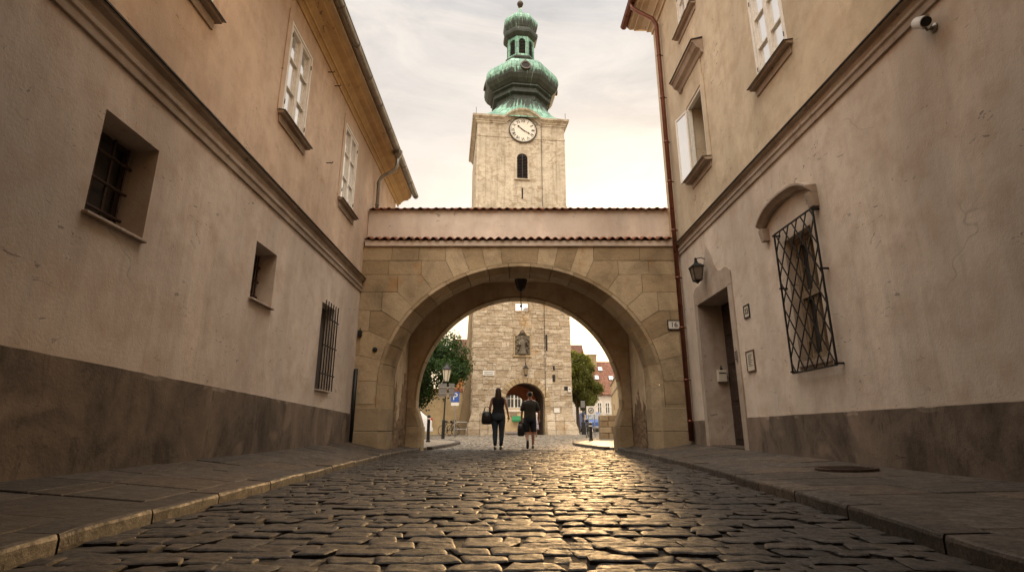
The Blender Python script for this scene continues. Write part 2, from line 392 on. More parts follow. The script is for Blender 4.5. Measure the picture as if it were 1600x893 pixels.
def sett(mb, cx, cy, w, d, z, n, dome=.018, rnd=None):
    r=rnd or rng; rot=r.uniform(-.05,.05); ca,sa=math.cos(rot),math.sin(rot)
    tx=r.uniform(-.03,.03); ty=r.uniform(-.032,.032); h=z+r.uniform(-.007,.007); sk=[r.uniform(-.018,.018) for _ in range(8)]
    vs=[]; fs=[]
    sx=r.uniform(0,50)
    for j in range(n+1):
        for i in range(n+1):
            u=(-1 if i==0 else 1 if i==n else .90*(2*(i-1)/(n-2)-1)) if n>3 else 2*i/n-1; v=(-1 if j==0 else 1 if j==n else .86*(2*(j-1)/(n-2)-1)) if n>3 else 2*j/n-1
            # rounded rectangle footprint, corners jittered
            e=1-.05*max(0,abs(u)*abs(v)-.5)
            px=u*w/2*e+(sk[0]*(1-u)*(1-v)+sk[1]*(1+u)*(1-v)+sk[2]*(1-u)*(1+v)+sk[3]*(1+u)*(1+v))*.25*(2 if n>2 else 1)
            py=v*d/2*e+(sk[4]*(1-u)*(1-v)+sk[5]*(1+u)*(1-v)+sk[6]*(1-u)*(1+v)+sk[7]*(1+u)*(1+v))*.2
            edge=max(abs(u),abs(v))
            dz=-dome*(abs(u)**4+abs(v)**4)*.25-(.0042 if edge>.99 else 0)
            if n>4: dz+=noise.noise((px*16+sx,py*16,sx))*.004+noise.noise((px*40+sx,py*40,sx))*.002
            vs.append((cx+px*ca-py*sa,cy+px*sa+py*ca,h+dz+px*tx+py*ty))
    m=n+1
    fs=[(j*m+i,j*m+i+1,(j+1)*m+i+1,(j+1)*m+i) for j in range(n) for i in range(n)]
    ring=[i for i in range(m)]+[j*m+n for j in range(1,m)]+[n*m+i for i in range(n-1,-1,-1)]+[j*m for j in range(n-1,0,-1)]
    base=len(vs)
    L=len(ring)
    for k in ring: vs.append(vs[k])
    for k in ring:
        p=vs[k]; vs.append((cx+(p[0]-cx)*1.02,cy+(p[1]-cy)*1.02,p[2]-.05))
    fs+=[(base+k,base+L+k,base+L+(k+1)%L,base+(k+1)%L) for k in range(L)]
    mb.add(vs,fs)
road=MB(); y=-3.0
while y<15.6:
    d=rng.uniform(.128,.155); x0,x1=kl(y)-.03,kr(y)+.03
    x=x0-rng.uniform(0,.2)
    while x<x1:
        w=rng.uniform(.15,.285)
        if rng.random()<.12: w*=.7
        # a straight longitudinal seam in the middle
        if x<.28<x+w and w>.12: w=max(.1,.28-x)
        c=x+w/2
        if x0-.02<c<x1+.02:
            n=12 if y<5 else (7 if y<9 else 5)
            sett(road,c,y+d/2+rng.uniform(-.012,.012)+.03*math.sin(c*1.3+y*.4),w-.014,d-.013,0,n,.003,rng)
        x+=w
    y+=d
tag(road.build('road',M['setts'],smooth=True,recalc=False),kind='structure')
base=MB(); base.add([(-2.6,-14,-.013),(3,-14,-.013),(3,16,-.013),(-2.6,16,-.013)],[(0,1,2,3)])
tag(base.build('road_bed',M['joint']),kind='structure')
# the square beyond the arch
sq=MB(); r2=random.Random(5); y=15.6
while y<40.5:
    d=r2.uniform(.14,.17)*(1 if y<24 else 1.25); half=4+ (y-15.6)*.55
    x=-half if y>15.9 else -2.5
    xe=half+1 if y>15.9 else 2.8
    while x<xe:
        w=r2.uniform(.14,.24)*(1 if y<24 else 1.3)
        sett(sq,x+w/2,y+d/2+.05*math.sin(x*1.1),w-.02,d-.02,gz(y)+.004,3 if y<22 else 2,.012,r2)
        x+=w
    y+=d
tag(sq.build('square',M['setts_sq'],smooth=True,recalc=False),kind='structure')
b2=MB(); b2.add([(-40,15.5,-.03),(40,15.5,-.03),(40,120,gz(120)-.03),(-40,120,gz(120)-.03)],[(0,1,2,3)])
tag(b2.build('square_bed',plain('sandy_setts_bed',(.15,.125,.10),.8,0,.3,.6,9)),kind='structure')

ZBL=lambda y: .12+.0125*y
ZBR=lambda y: max(.115,.03+.017*y)
WLX=lambda y: -3.68-.00873*(y-12.5)
WRX=lambda y: 4.04-.01746*(y-12.5)
def pavement(side):
    k=kl if side<0 else kr; wx=WLX if side<0 else WRX; zb=ZBL if side<0 else ZBR
    kb=MB(); r=random.Random(11 if side<0 else 12); y=-4.0; KZ=.080; KW=.24
    while y<15.3:
        l=r.uniform(.75,1.25); a,b=y+.008,min(y+l,15.4)-.008
        ns=5; dz=r.uniform(-.008,.008)
        for q in range(1):
            vs=[]; prof=[(0,-.12),(0,KZ-.022),(.006,KZ-.008),(.022,KZ),(KW-.01,KZ+.008),(KW,KZ-.004),(KW,-.1)]
            for i in range(ns+1):
                yy=a+(b-a)*i/ns; e=.01 if i in (0,ns) else 0
                for (o,z) in prof:
                    wob=noise.noise((yy*5,o*9+side*3,z*8))*.007
                    vs.append((k(yy)-0+side*(o+wob+ (e if o<.01 else 0)),yy,z+dz+(wob-e*.6 if z>0 else 0)))
            m=len(prof)
            fs=[(i*m+j,i*m+j+1,(i+1)*m+j+1,(i+1)*m+j) for i in range(ns) for j in range(m-1)]
            fs+=[tuple(range(m)),tuple(range(ns*m+m-1,ns*m-1,-1))]
            kb.add(vs,fs,r.random())
        y+=l
    tag(kb.build('kerb',M['kerb'],bevel=0),kind='structure')
    # slabs: long slabs laid across in rows
    sl=MB(); y=-4.0; row=0
    ymax=14.8
    while y<ymax:
        l=r.uniform(.5,.75); a,b=y+.009,y+l-.009
        cuts=[0]+sorted([r.uniform(.3,.45),r.uniform(.62,.75)] if row%2 else [r.uniform(.45,.6)])+[1]
        for c0,c1 in zip(cuts,cuts[1:]):
            dz=r.uniform(-.005,.005); tt=r.random(); P=[]
            for yy,cc in ((a,c0),(a,c1),(b,c1),(b,c0)):
                xk=k(yy)+side*(KW+.008); xw=wx(yy)
                x=xk+(xw-xk)*cc+(-side*.006*(1 if cc==c1 else -1))
                z=KZ+(zb(yy)-KZ)*cc+dz
                P.append(Vector((x,yy,z)))
            sl.prism([p-Vector((0,0,.06)) for p in P],(0,0,.06),tt)
        y+=l; row+=1
    tag(sl.build('pavement',M['slab'],bevel=.006),kind='structure')
    bd=MB(); ys=[-4+i*.9 for i in range(22)]
    vs=[]
    for yy in ys:
        vs+= [(k(yy)+side*.1,yy,KZ-.022),(wx(yy)+side*.6,yy,zb(yy)-.022)]
    bd.add(vs,[(2*i,2*i+1,2*i+3,2*i+2) for i in range(len(ys)-1)])
    tag(bd.build('pavement_bed',M['joint']),kind='structure')
pavement(-1); pavement(1)
def island(pts, h=.07, y=20):
    mb=MB(); P=[Vector((x,yy,gz(yy)-.04)) for x,yy in pts]
    mb.prism(P,(0,0,h+.04))
    tag(mb.build('pavement_island',M['setts_sq'],bevel=.03,seg=3),kind='structure')
    kb=MB(); n=len(pts)
    for i in range(n-1):
        a,b=Vector((*pts[i],0)),Vector((*pts[i+1],0)); d=(b-a).normalized(); nr=Vector((-d.y,d.x,0))*.14
        a.z=gz(a.y)-.02; b.z=gz(b.y)-.02; a2=a+d*.006; b2=b-d*.006
        kb.prism([a2-nr*.2,b2-nr*.2,b2+nr,a2+nr],(0,0,h+.035))
    tag(kb.build('island_kerb',M['kerb'],bevel=.012),kind='structure')
island([(-2.35,15.45),(-2.2,17),(-2.05,18.6),(-2.02,20.2),(-2.2,21.7),(-2.7,23),(-3.6,23.8),(-6,24.4),(-12,24.8),(-12,15.45)][::-1])
island([(2.7,15.45),(2.45,17),(2.25,18.4),(2.3,19.8),(2.6,21.4),(3.2,23),(3.9,24.2),(5.5,25.2),(12,25.6),(12,15.45)])

# ================================================================== wall helper
def wall_sheet(mb, s0,s1,z0,z1, holes, x=0, step=2.0):
    S=sorted({s0,s1,*[h[0] for h in holes],*[h[1] for h in holes]}); Z=sorted({z0,z1,*[h[2] for h in holes],*[h[3] for h in holes]})
    S=[a for a in S if s0<=a<=s1]; Z=[a for a in Z if z0<=a<=z1]
    for a,b in zip(S,S[1:]):
        for c,d in zip(Z,Z[1:]):
            cs,cz=(a+b)/2,(c+d)/2
            if any(h[0]<cs<h[1] and h[2]<cz<h[3] for h in holes): continue
            mb.quad((x,a,c),(x,b,c),(x,b,d),(x,a,d),.5)
def reveal(mb,h,depth,x=0,sides='lrtb'):
    s0,s1,z0,z1=h[:4]
    mb.quad((x,s0,z0),(x,s0,z1),(x-depth,s0,z1),(x-depth,s0,z0),.5); mb.quad((x,s1,z0),(x,s1,z1),(x-depth,s1,z1),(x-depth,s1,z0),.5)
    mb.quad((x,s0,z1),(x,s1,z1),(x-depth,s1,z1),(x-depth,s0,z1),.5); mb.quad((x,s0,z0),(x,s1,z0),(x-depth,s1,z0),(x-depth,s0,z0),.5)

def casement(root, mir, h, depth, rows=3, cols=2, mat='white_wood', pane='blind', fw=.055, name='window'):
    s0,s1,z0,z1=h; f=MB(mir); x=-depth
    f.box(x-.02,x+.07,s0,s0+fw,z0,z1); f.box(x-.02,x+.07,s1-fw,s1,z0,z1)
    f.box(x-.021,x+.068,s0+fw,s1-fw,z1-fw,z1); f.box(x-.021,x+.068,s0+fw,s1-fw,z0,z0+fw)
    sm=(s0+s1)/2; i0,i1=s0+fw,s1-fw; j0,j1=z0+fw,z1-fw
    cw=(i1-i0)/cols
    for c in range(cols):                                   # sash frames
        a,b=i0+c*cw+.004,i0+(c+1)*cw-.004
        f.box(x-.01,x+.055,a,a+.045,j0,j1); f.box(x-.01,x+.055,b-.045,b,j0,j1); f.box(x-.011,x+.053,a+.045,b-.045,j1-.045,j1); f.box(x-.011,x+.053,a+.045,b-.045,j0,j0+.05)
        for r_ in range(1,rows):
            zz=j0+(j1-j0)*r_/rows; f.box(x-.005,x+.042,a+.045,b-.045,zz-.016,zz+.016)
    fo=f.build(name,M[mat],root,bevel=.004)
    p=MB(mir); p.box(x-.006,x+.004,i0,i1,j0,j1); p.build('pane',M[pane],fo)
    hg=MB(mir)
    for ss in (s0+fw,s1-fw):
        for zz in (z0+.25,z1-.25): hg.tube([(x+.075,ss,zz-.04),(x+.075,ss,zz+.04)],.008,6)
    build_each(hg,'hinge',M['rust'],fo)
    return fo
def sill(parent, mir, s0,s1,z, out=.16, h=.07, mat='moulding'):
    m=MB(mir)
    m.prism([(0.001,s0,z-h),(out*.75,s0,z-h),(out*.8,s0,z-h*.45),(out,s0,z-h*.4),(out,s0,z-.008),(-.05,s0,z+.02),(-.05,s0,z-h)],(0,s1-s0,0))
    so=m.build('sill',M[mat],parent,bevel=.004)
    l=MB(mir); l.prism([(out+.012,s0-.012,z-.018),(out+.012,s0-.012,z-.004),(-.04,s0-.012,z+.028),(-.04,s0-.012,z+.022)],(0,s1-s0+.024,0)); l.build('flashing',M['lead'],so)
    a=MB(mir); a.box(.001,.025,s0+.05,s1-.05,z-h-.13,z-h); a.build('apron',M[mat],so,bevel=.004)
def gutter_mesh(mb, x, s0, s1, z, r=.085, n=9):
    prof=[(x+r*math.cos(a),z-r*math.sin(a)) for a in [math.pi*i/n for i in range(n+1)]]
    pin=[(x+(r-.012)*math.cos(a),z-(r-.012)*math.sin(a)) for a in [math.pi*(n-i)/n for i in range(n+1)]]
    mb.prism([(p[0],s0,p[1]) for p in prof+pin],(0,s1-s0,0))
    mb.tube([(x+r,s0,z),(x+r,s1,z)],.012,6)
    s=s0+.4
    while s<s1:
        mb.prism([(x+(r+.012)*math.cos(a),s,z-(r+.012)*math.sin(a)) for a in [math.pi*i/n for i in range(n+1)]]+[(x-(r-.001)*0-r*.98,s,z+.004)],(0,.035,0)); s+=1.0

def plinth_strip(mb,sa,sb,zf,out):
    n=int((sb-sa)/.06); P=[]
    for i in range(n+1):
        q=sa+(sb-sa)*i/n; ch=noise.noise((q*5,out*50,1.7)); c2=noise.noise((q*1.3,2.2,9))
        z=zf(q)+.006*ch-(.03*max(0,ch-.25)*(c2>.05)); o=out-(.012 if ch>.3 else 0)
        P.append((q,z,o))
    vs=[]; 
    for q,z,o in P: vs+=[(out,q,-.1),(out,q,z-.05),(o,q,z-.006),(o-.008,q,z),(0,q,z+.003)]
    mb.add(vs,[(i*5+j,(i+1)*5+j,(i+1)*5+j+1,i*5+j+1) for i in range(n) for j in range(4)],.5)
    for q in (0,n): mb.add(vs[q*5:q*5+5]+[(0,P[q][0],-.1)],[(0,1,2,3,4,5)],.5)
# ================================================================== LEFT TOWN HOUSE
LB=empty('town_house',(-3.68,12.5,0),R(.5),'rose and ochre plastered town house on the left with small barred openings','house')
S0,S1=-27.0,3.2
ZP=lambda s: .885-.0245*s if s<0 else .885
nich1=(-8.34,-7.6,2.31,3.28); nich2=(-5.35,-4.66,2.30,3.13); nich3=(-2.50,-1.72,1.27,2.92)
up=[(-8.2,-7.2,5.33,7.10),(-5.15,-4.2,5.32,7.07),(-2.1,-1.15,5.24,7.10),(-11.2,-10.2,5.33,7.1)]
zst=3.95
m=MB(); wall_sheet(m,S0,S1,-.1,zst,[nich1,nich2,nich3])
for h in (nich1,nich2,nich3): reveal(m,h,.36)
m.build('lower_wall',M['plaster_lower_left'],LB)
m=MB(); wall_sheet(m,S0,S1,zst,7.9,up)
for h in up: reveal(m,h,.12)
m.quad((0,S1,-.1),(-8,S1,-.1),(-8,S1,7.9),(0,S1,7.9),.5); m.quad((0,S0,-.1),(-8,S0,-.1),(-8,S0,7.9),(0,S0,7.9),.5); m.quad((-8,S0,-.1),(-8,S1,-.1),(-8,S1,7.9),(-8,S0,7.9),.5)
m.build('upper_wall',M['plaster_upper_left'],LB)
m=MB(); plinth_strip(m,-13,-.01,ZP,.03)
m.build('plinth',M['plinth'],LB)
m=MB(); 
prof=[(.001,3.76),(.03,3.76),(.034,3.84),(.055,3.86),(.055,3.90),(.028,3.93),(.028,4.02),(.085,4.05),(.10,4.09),(.001,4.10)]
m.prism([(x,S0,z) for x,z in prof],(0,-S0-.005,0)); m.build('string_course',M['moulding'],LB,bevel=.004)
m=MB(); m.prism([(.12,S0,4.078),(.122,S0,4.094),(.002,S0,4.125),(.002,S0,4.102),(.10,S0,4.092)],(0,-S0-.005,0)); m.build('string_flashing',M['lead'],LB)
m=MB(); prof=[(.001,7.50),(.03,7.50),(.03,7.56),(.07,7.60),(.10,7.60),(.10,7.64),(.20,7.72),(.34,7.74),(.34,7.78),(.40,7.80),(.44,7.90),(.44,7.93),(.001,7.93)]
m.prism([(x,S0,z) for x,z in prof],(0,S1-S0+.3,0)); m.build('cornice',M['cornice'],LB,bevel=.006)
m=MB(); gutter_mesh(m,.56,S0,S1+.35,7.90); m.build('gutter',M['zinc'],LB)
m=MB(); m.prism([(.50,S0,7.96),(-4,S0,11.3),(-4,S0,11.15),(.46,S0,7.935)],(0,S1-S0+.3,0)); m.prism([(-4,S0,11.3),(-8.5,S0,7.96),(-8.5,S0,7.86),(-4,S0,11.15)],(0,S1-S0+.3,0)); m.build('roof',M['tile'],LB)
dp=MB(); hx=.56; hs=.62
dp.tube([(hx,hs,7.82),(hx,hs,7.50),(.50,hs,7.34),(.17,hs-.02,7.12),(.10,hs-.02,6.98),(.10,hs-.02,5.4)],.048,12)
for zz in (6.9,6.3): dp.tube([(.10,hs-.02,zz),(.10,hs-.02,zz+.035)],.058,12)
d_=dp.build('downpipe',M['zinc'],LB,smooth=True)
hp=MB(); hp.lathe([(.05,7.66),(.075,7.72),(.12,7.80),(.13,7.90),(.115,7.90)],8,(hx,hs),R(22.5)); hp.build('hopper',M['zinc'],d_)
for h in up:
    w=casement(LB,False,h,.055)
    sill(w,False,h[0]-.1,h[1]+.12,h[2],.12,.045)
    a=MB(); s0,s1,z0,z1=h; k=.13
    a.box(.001,.016,s0-k,s0,z0,z1+k); a.box(.001,.016,s1,s1+k,z0,z1+k); a.box(.001,.016,s0,s1,z1,z1+k); a.build('surround',M['plaster_upper_left'],w,bevel=.004)
def grille(root,mir,s0,s1,z0,z1,x,nv,nh,mat='iron',r=.010,stick=.06,name='grille'):
    m=MB(mir)
    for i in range(nv):
        s=s0+(s1-s0)*i/(nv-1); m.tube([(x,s,z0-stick*.4),(x,s,z1+stick)],r,6)
    for j in range(nh):
        z=z0+(z1-z0)*(j+.5)/nh; m.tube([(x+.012,s0-.05,z),(x+.012,s1+.05,z)],r*1.15,6)
    return m.build(name,M[mat],root)
for h,nv,nh in ((nich1,4,3),(nich2,4,3)):
    p=MB(); p.box(-.37,-.345,h[0],h[1],h[2],h[3]); wi=p.build('niche_window',M['void'],LB)
    q=MB(); s0,s1,z0,z1=h; xx=-.33
    q.box(xx-.02,xx+.02,s0,s0+.06,z0,z1); q.box(xx-.02,xx+.02,s1-.06,s1,z0,z1); q.box(xx-.021,xx+.018,s0+.06,s1-.06,z1-.06,z1); q.box(xx-.021,xx+.018,s0+.06,s1-.06,z0,z0+.06); q.box(xx-.019,xx+.017,(s0+s1)/2-.02,(s0+s1)/2+.02,z0+.06,z1-.06)
    q.build('frame',M['dark_wood'],wi)
    q=MB(); q.box(xx-.008,xx+.002,s0+.05,s1-.05,z0+.05,z1-.05); q.build('pane',M['glass_dark'],wi)
    grille(LB,False,h[0]+.08,h[1]-.08,h[2]+.04,h[3]-.10,-.24,nv,nh,'rust',.014)
    m=MB(); m.prism([(-.30,h[0]+.001,h[2]+.03),(.055,h[0]-.03,h[2]-.005),(.06,h[0]-.03,h[2]-.035),(-.30,h[0]+.001,h[2]-.02)],(0,h[1]-h[0]+.03,0)); m.build('niche_sill',M['moulding'],LB,bevel=.006)
p=MB(); p.box(-.2,-.18,*nich3); wi=p.build('niche_window',M['glass_dark'],LB)
grille(LB,False,nich3[0]+.02,nich3[1]-.02,nich3[2]+.02,nich3[3]-.02,.07,6,3,'iron',.012)
m=MB(); m.prism([(-.15,nich3[0]+.001,nich3[2]+.015),(.05,nich3[0]+.001,nich3[2]-.01),(.05,nich3[0]+.001,nich3[2]-.035),(-.15,nich3[0]+.001,nich3[2]-.02)],(0,nich3[1]-nich3[0]-.002,0)); m.build('niche_sill',M['moulding'],LB,bevel=.006)
m=MB()
for s,z in ((-3.41,7.38),(-3.0,7.36),(-3.02,5.6)): m.tube([(-.02,s,z),(.12,s,z),(.125,s,z+.03)],.009,6)
build_each(m,'wall_hook',M['iron'],LB)

# ================================================================== RIGHT TOWN HOUSE
RB=empty('town_house',(4.04,12.5,0),R(1.0),'sand and pink plastered town house on the right with latticed window and recessed door','house')
S0r,S1r=-27.0,.30
door=(-2.80,-1.20,.0,3.14); lat=(-5.60,-4.88,1.45,3.28)
rw=[(-5.75,-4.80,6.08,7.90),(-2.55,-1.65,5.93,7.72),(-8.9,-7.95,6.08,7.9),(-2.60,-1.62,9.75,11.0),(-5.75,-4.8,9.75,11.0)]
zs=4.74
m=MB(True); wall_sheet(m,S0r,S1r,-.1,zs,[door,lat]); reveal(m,lat,.28); m.build('lower_wall',M['plaster_lower_right'],RB)
m=MB(True); wall_sheet(m,S0r,S1r,zs,12.2,rw)
for h in rw: reveal(m,h,.14 if h!=rw[1] else .4)
m.quad((0,S1r,-.1),(-9,S1r,-.1),(-9,S1r,12.2),(0,S1r,12.2),.5); m.quad((0,S0r,-.1),(-9,S0r,-.1),(-9,S0r,12.2),(0,S0r,12.2),.5); m.quad((-9,S0r,-.1),(-9,S1r,-.1),(-9,S1r,12.2),(-9,S0r,12.2),.5)
m.build('upper_wall',M['plaster_upper_right'],RB)
m=MB(True)
for a,b in ((-13,-2.99),(-1.04,-.02)): plinth_strip(m,a,b,lambda q:.725-.0035*q,.028)
build_each(m,'plinth',M['plinth'],RB)
prof=[(.001,4.58),(.03,4.58),(.034,4.66),(.055,4.68),(.055,4.71),(.028,4.74),(.028,4.81),(.08,4.83),(.095,4.86),(.001,4.875)]
m=MB(True); m.prism([(x,S0r,z) for x,z in prof],(0,-S0r-.1,0)); m.build('string_course',M['moulding'],RB,bevel=.004)
m=MB(True); m.prism([(.115,S0r,4.85),(.117,S0r,4.866),(.002,S0r,4.90),(.002,S0r,4.877),(.095,S0r,4.863)],(0,-S0r-.1,0)); m.build('string_flashing',M['lead'],RB)
# cornice with a return round the far corner
prof=[(.001,11.45),(.04,11.45),(.04,11.55),(.10,11.62),(.14,11.62),(.14,11.68),(.28,11.84),(.42,11.90),(.42,11.98),(.52,12.02),(.58,12.16),(.58,12.20),(.001,12.20)]
m=MB(True); n=len(prof); vs=[]
for x,z in prof: vs.append((x,S0r,z))
for x,z in prof: vs.append((x,S1r+x,z))
for x,z in prof: vs.append((-9,S1r+x,z))
m.add(vs,[(i,(i+1)%n,n+(i+1)%n,n+i) for i in range(n)]+[(n+i,n+(i+1)%n,2*n+(i+1)%n,2*n+i) for i in range(n)]); m.build('cornice',M['cornice_right'],RB)
m=MB(True); gutter_mesh(m,.67,S0r,S1r+.62,12.2,.09); m.build('gutter',M['copper_brown'],RB)
m=MB(True); m.prism([(.6,S0r,12.25),(-4.5,S0r,16),(-4.5,S0r,15.85),(.56,S0r,12.21)],(0,S1r-S0r+.6,0)); m.prism([(-4.5,S0r,16),(-9.6,S0r,12.25),(-9.6,S0r,12.15),(-4.5,S0r,15.85)],(0,S1r-S0r+.6,0)); m.build('roof',M['tile'],RB)
dp=MB(True); px,ps=.10,-.33
dp.tube([(.67,ps+.25,12.12),(.66,ps+.25,11.98),(.50,ps+.15,11.75),(.20,ps,11.40),(px,ps,11.2),(px,ps,.30)],.055,12)
for zz in (10.2,8.9,7.6,6.5,5.2,4.0,2.8,1.6,.7): dp.tube([(px,ps,zz),(px,ps,zz+.04)],.066,12); dp.tube([(px,ps,zz+.02),(-.01,ps,zz+.02)],.012,6)
dp.build('downpipe',M['copper_brown'],RB,smooth=True)
for i,h in enumerate(rw):
    if i==1: continue
    w=casement(RB,True,h,.06)
    sill(w,True,h[0]-.12,h[1]+.12,h[2],.14,.05)
# open window
h=rw[1]; s0,s1,z0,z1=h
fr=MB(True); x=-.05
fr.box(x-.03,x+.06,s0,s0+.06,z0,z1); fr.box(x-.03,x+.06,s1-.06,s1,z0,z1); fr.box(x-.031,x+.058,s0+.06,s1-.06,z1-.06,z1); fr.box(x-.031,x+.058,s0+.06,s1-.06,z0,z0+.06)
ow=fr.build('open_window',M['white_wood'],RB,bevel=.004)
v=MB(True); v.box(-.41,-.39,s0,s1,z0,z1); v.build('interior',M['void'],ow)
def leaf_mesh(w,hh,rows):
    f=MB(); f.box(0,w,-.02,.02,0,.055); f.box(0,w,-.02,.02,hh-.055,hh); f.box(0,.05,-.019,.019,.055,hh-.055); f.box(w-.05,w,-.019,.019,.055,hh-.055)
    for r_ in range(1,rows): f.box(.05,w-.05,-.014,.014,hh*r_/rows-.015,hh*r_/rows+.015)
    p=MB(); p.box(.045,w-.045,-.004,.004,.05,hh-.05)
    return f,p
f,p=leaf_mesh(.47,z1-z0-.14,1); fo=f.build('casement_leaf',M['white_wood'],ow,bevel=.004); po=p.build('pane',M['blind'],fo)
fo.location=(-.035,s1-.05,z0+.07); fo.rotation_euler=(0,0,R(90+14))
f,p=leaf_mesh(.38,z1-z0-.14,4); fo=f.build('casement_leaf',M['white_wood'],ow,bevel=.004); po=p.build('pane',M['blind'],fo)
fo.location=(.06,s0+.07,z0+.07); fo.rotation_euler=(0,0,R(28))
sill(ow,True,s0-.15,s1+.15,z0,.2)
a=MB(True); k=.16
a.box(.001,.03,s0-k,s0,z0,z1+k); a.box(.001,.03,s1,s1+k,z0,z1+k); a.box(.001,.03,s0,s1,z1,z1+k); a.box(.001,.022,s0-.1,s1+.1,z1+k,8.38); a.build('surround',M['plaster_upper_right'],ow,bevel=.005)
m=MB(True); prof=[(.001,8.30),(.05,8.32),(.08,8.40),(.16,8.44),(.20,8.54),(.24,8.56),(.24,8.61),(.001,8.66)]
m.prism([(x,s0-.3,z) for x,z in prof],(0,s1-s0+.6,0)); hd=m.build('hood',M['moulding'],ow,bevel=.005)
m=MB(True); m.prism([(.265,s0-.32,8.60),(.265,s0-.32,8.615),(.002,s0-.32,8.69),(.002,s0-.32,8.665)],(0,s1-s0+.64,0)); m.build('flashing',M['lead'],hd)
# door recess
m=MB(True); d0,d1=door[0],door[1]; DD=.52
m.quad((0,d0,0),(0,d0,3.14),(-DD,d0,3.14),(-DD,d0,0),.5); m.quad((0,d1,0),(0,d1,3.14),(-DD,d1,3.14),(-DD,d1,0),.5); m.quad((0,d0,3.14),(0,d1,3.14),(-DD,d1,3.14),(-DD,d0,3.14),.5)
m.build('door_recess',M['moulding'],RB)
m=MB(True); m.box(-.9,.03,d0+.002,d1-.002,.0,.235); m.build('door_step',M['kerb'],RB,bevel=.012)
m=MB(True); m.box(-.56,-.50,d0,d1,.235,3.14); do=m.build('door',M['dark_wood'],RB)
m=MB(True)
for (a,b) in ((d0+.08,-2.03),(-1.97,d1-.08)):
    for zz in ((.35,1.0),(1.1,1.75),(1.85,2.35),(2.45,3.03)):
        m.prism([(-.50,a,zz[0]),(-.50,b,zz[0]),(-.50,b,zz[1]),(-.50,a,zz[1])],(.025,0,0))
build_each(m,'door_panel',M['dark_wood'],do,bevel=.012)
m=MB(True); m.tube([(-.47,-2.08,1.25),(-.42,-2.08,1.25),(-.42,-2.2,1.25)],.012,8); m.build('handle',M['zinc'],do)
m=MB(True); x=.03; c=-2.0
side=[(.97,.0),(.97,3.42),(.90,3.50),(.78,3.545),(.60,3.53),(.47,3.56),(.37,3.66),(.29,3.80),(.21,3.95),(.11,4.10),(0,4.27)]
m.prism([(.001,d0,.0),(.001,c-.97,.0),(.001,c-.97,3.16),(.001,d0,3.16)],(x,0,0),.4); m.prism([(.001,d1,.0),(.001,c+.97,.0),(.001,c+.97,3.16),(.001,d1,3.16)],(x,0,0),.4)
top=[(c-.97,3.161)]+[(c-a,b) for a,b in side[1:]]+[(c+a,b) for a,b in side[-2:0:-1]]+[(c+.97,3.161),(d1,3.161),(d1,3.14),(d0,3.14),(d0,3.161)]
m.prism([(.001,a,b) for a,b in top],(x,0,0),.4); m.build('door_surround',M['moulding'],RB,bevel=.006)
# latticed ground-floor window
h=lat; w=casement(RB,True,h,.2,2,2,'old_wood','glass_dark',.07)
m=MB(True); m.box(-.19,-.11,h[0]+.07,h[1]-.07,2.36,2.46); m.build('transom',M['old_wood'],w,bevel=.004)
m=MB(True); m.box(-.27,.04,h[0]-.03,h[1]+.03,h[2]-.07,h[2]); m.build('sill',M['moulding'],w,bevel=.006)
m=MB(True); a0_g,a1_g,b0,b1=-5.84,-4.80,1.31,3.42; a0,a1=a0_g,a1_g; xx=.09
for (p,q) in (((a0,b0),(a1,b0)),((a0,b1),(a1,b1)),((a0,b0),(a0,b1)),((a1,b0),(a1,b1))): m.bar((xx,*p),(xx,*q),.021)
cw,ch=.235,.40
def clip(p,d):
    t0,t1=-1e9,1e9
    for o,dd,lo,hi in ((p[0],d[0],a0,a1),(p[1],d[1],b0,b1)):
        u,v_=sorted(((lo-o)/dd,(hi-o)/dd)); t0=max(t0,u); t1=min(t1,v_)
    return (t0,t1) if t1-t0>.02 else None
for sg in (1,-1):
    for k in range(-8,16):
        p=(a0+k*cw,b0); d=(cw*sg,ch); c_=clip(p,d)
        if c_: m.bar((xx+.006*sg,p[0]+d[0]*c_[0],p[1]+d[1]*c_[0]),(xx+.006*sg,p[0]+d[0]*c_[1],p[1]+d[1]*c_[1]),.0135)
for s_ in (a0,a1):
    for z_ in (b0+.02,(b0+b1)/2+.2,b1-.02): m.bar((-.02,s_,z_),(.12,s_,z_),.024)
m.build('lattice_grille',M['iron'],RB)
m=MB(True); c=-5.13; hw_=.74; pts=[]
for i in range(17):
    t=-1+2*i/16; pts.append((c+hw_*t,3.90-.22*t*t*(.5+.5*t*t)))
for i in range(16):
    (sa,za),(sb,zb_)=pts[i],pts[i+1]
    pr=[(.001,-.04),(.08,-.04),(.11,-.01),(.16,.02),(.16,.06),(.001,.085)]
    m.add([(x,sa,za+z) for x,z in pr]+[(x,sb,zb_+z) for x,z in pr],[(j,(j+1)%6,6+(j+1)%6,6+j) for j in range(6)]+([tuple(range(6))] if i==0 else [])+([tuple(range(11,5,-1))] if i==15 else []),.5)
for sg in (-1,1):
    s_=c+sg*hw_; m.prism([(.001,s_,3.44),(.09,s_,3.44),(.13,s_,3.64),(.001,s_,3.64)],(0,-sg*.11,0),.5)
m.build('window_hood',M['moulding'],RB,bevel=.005)

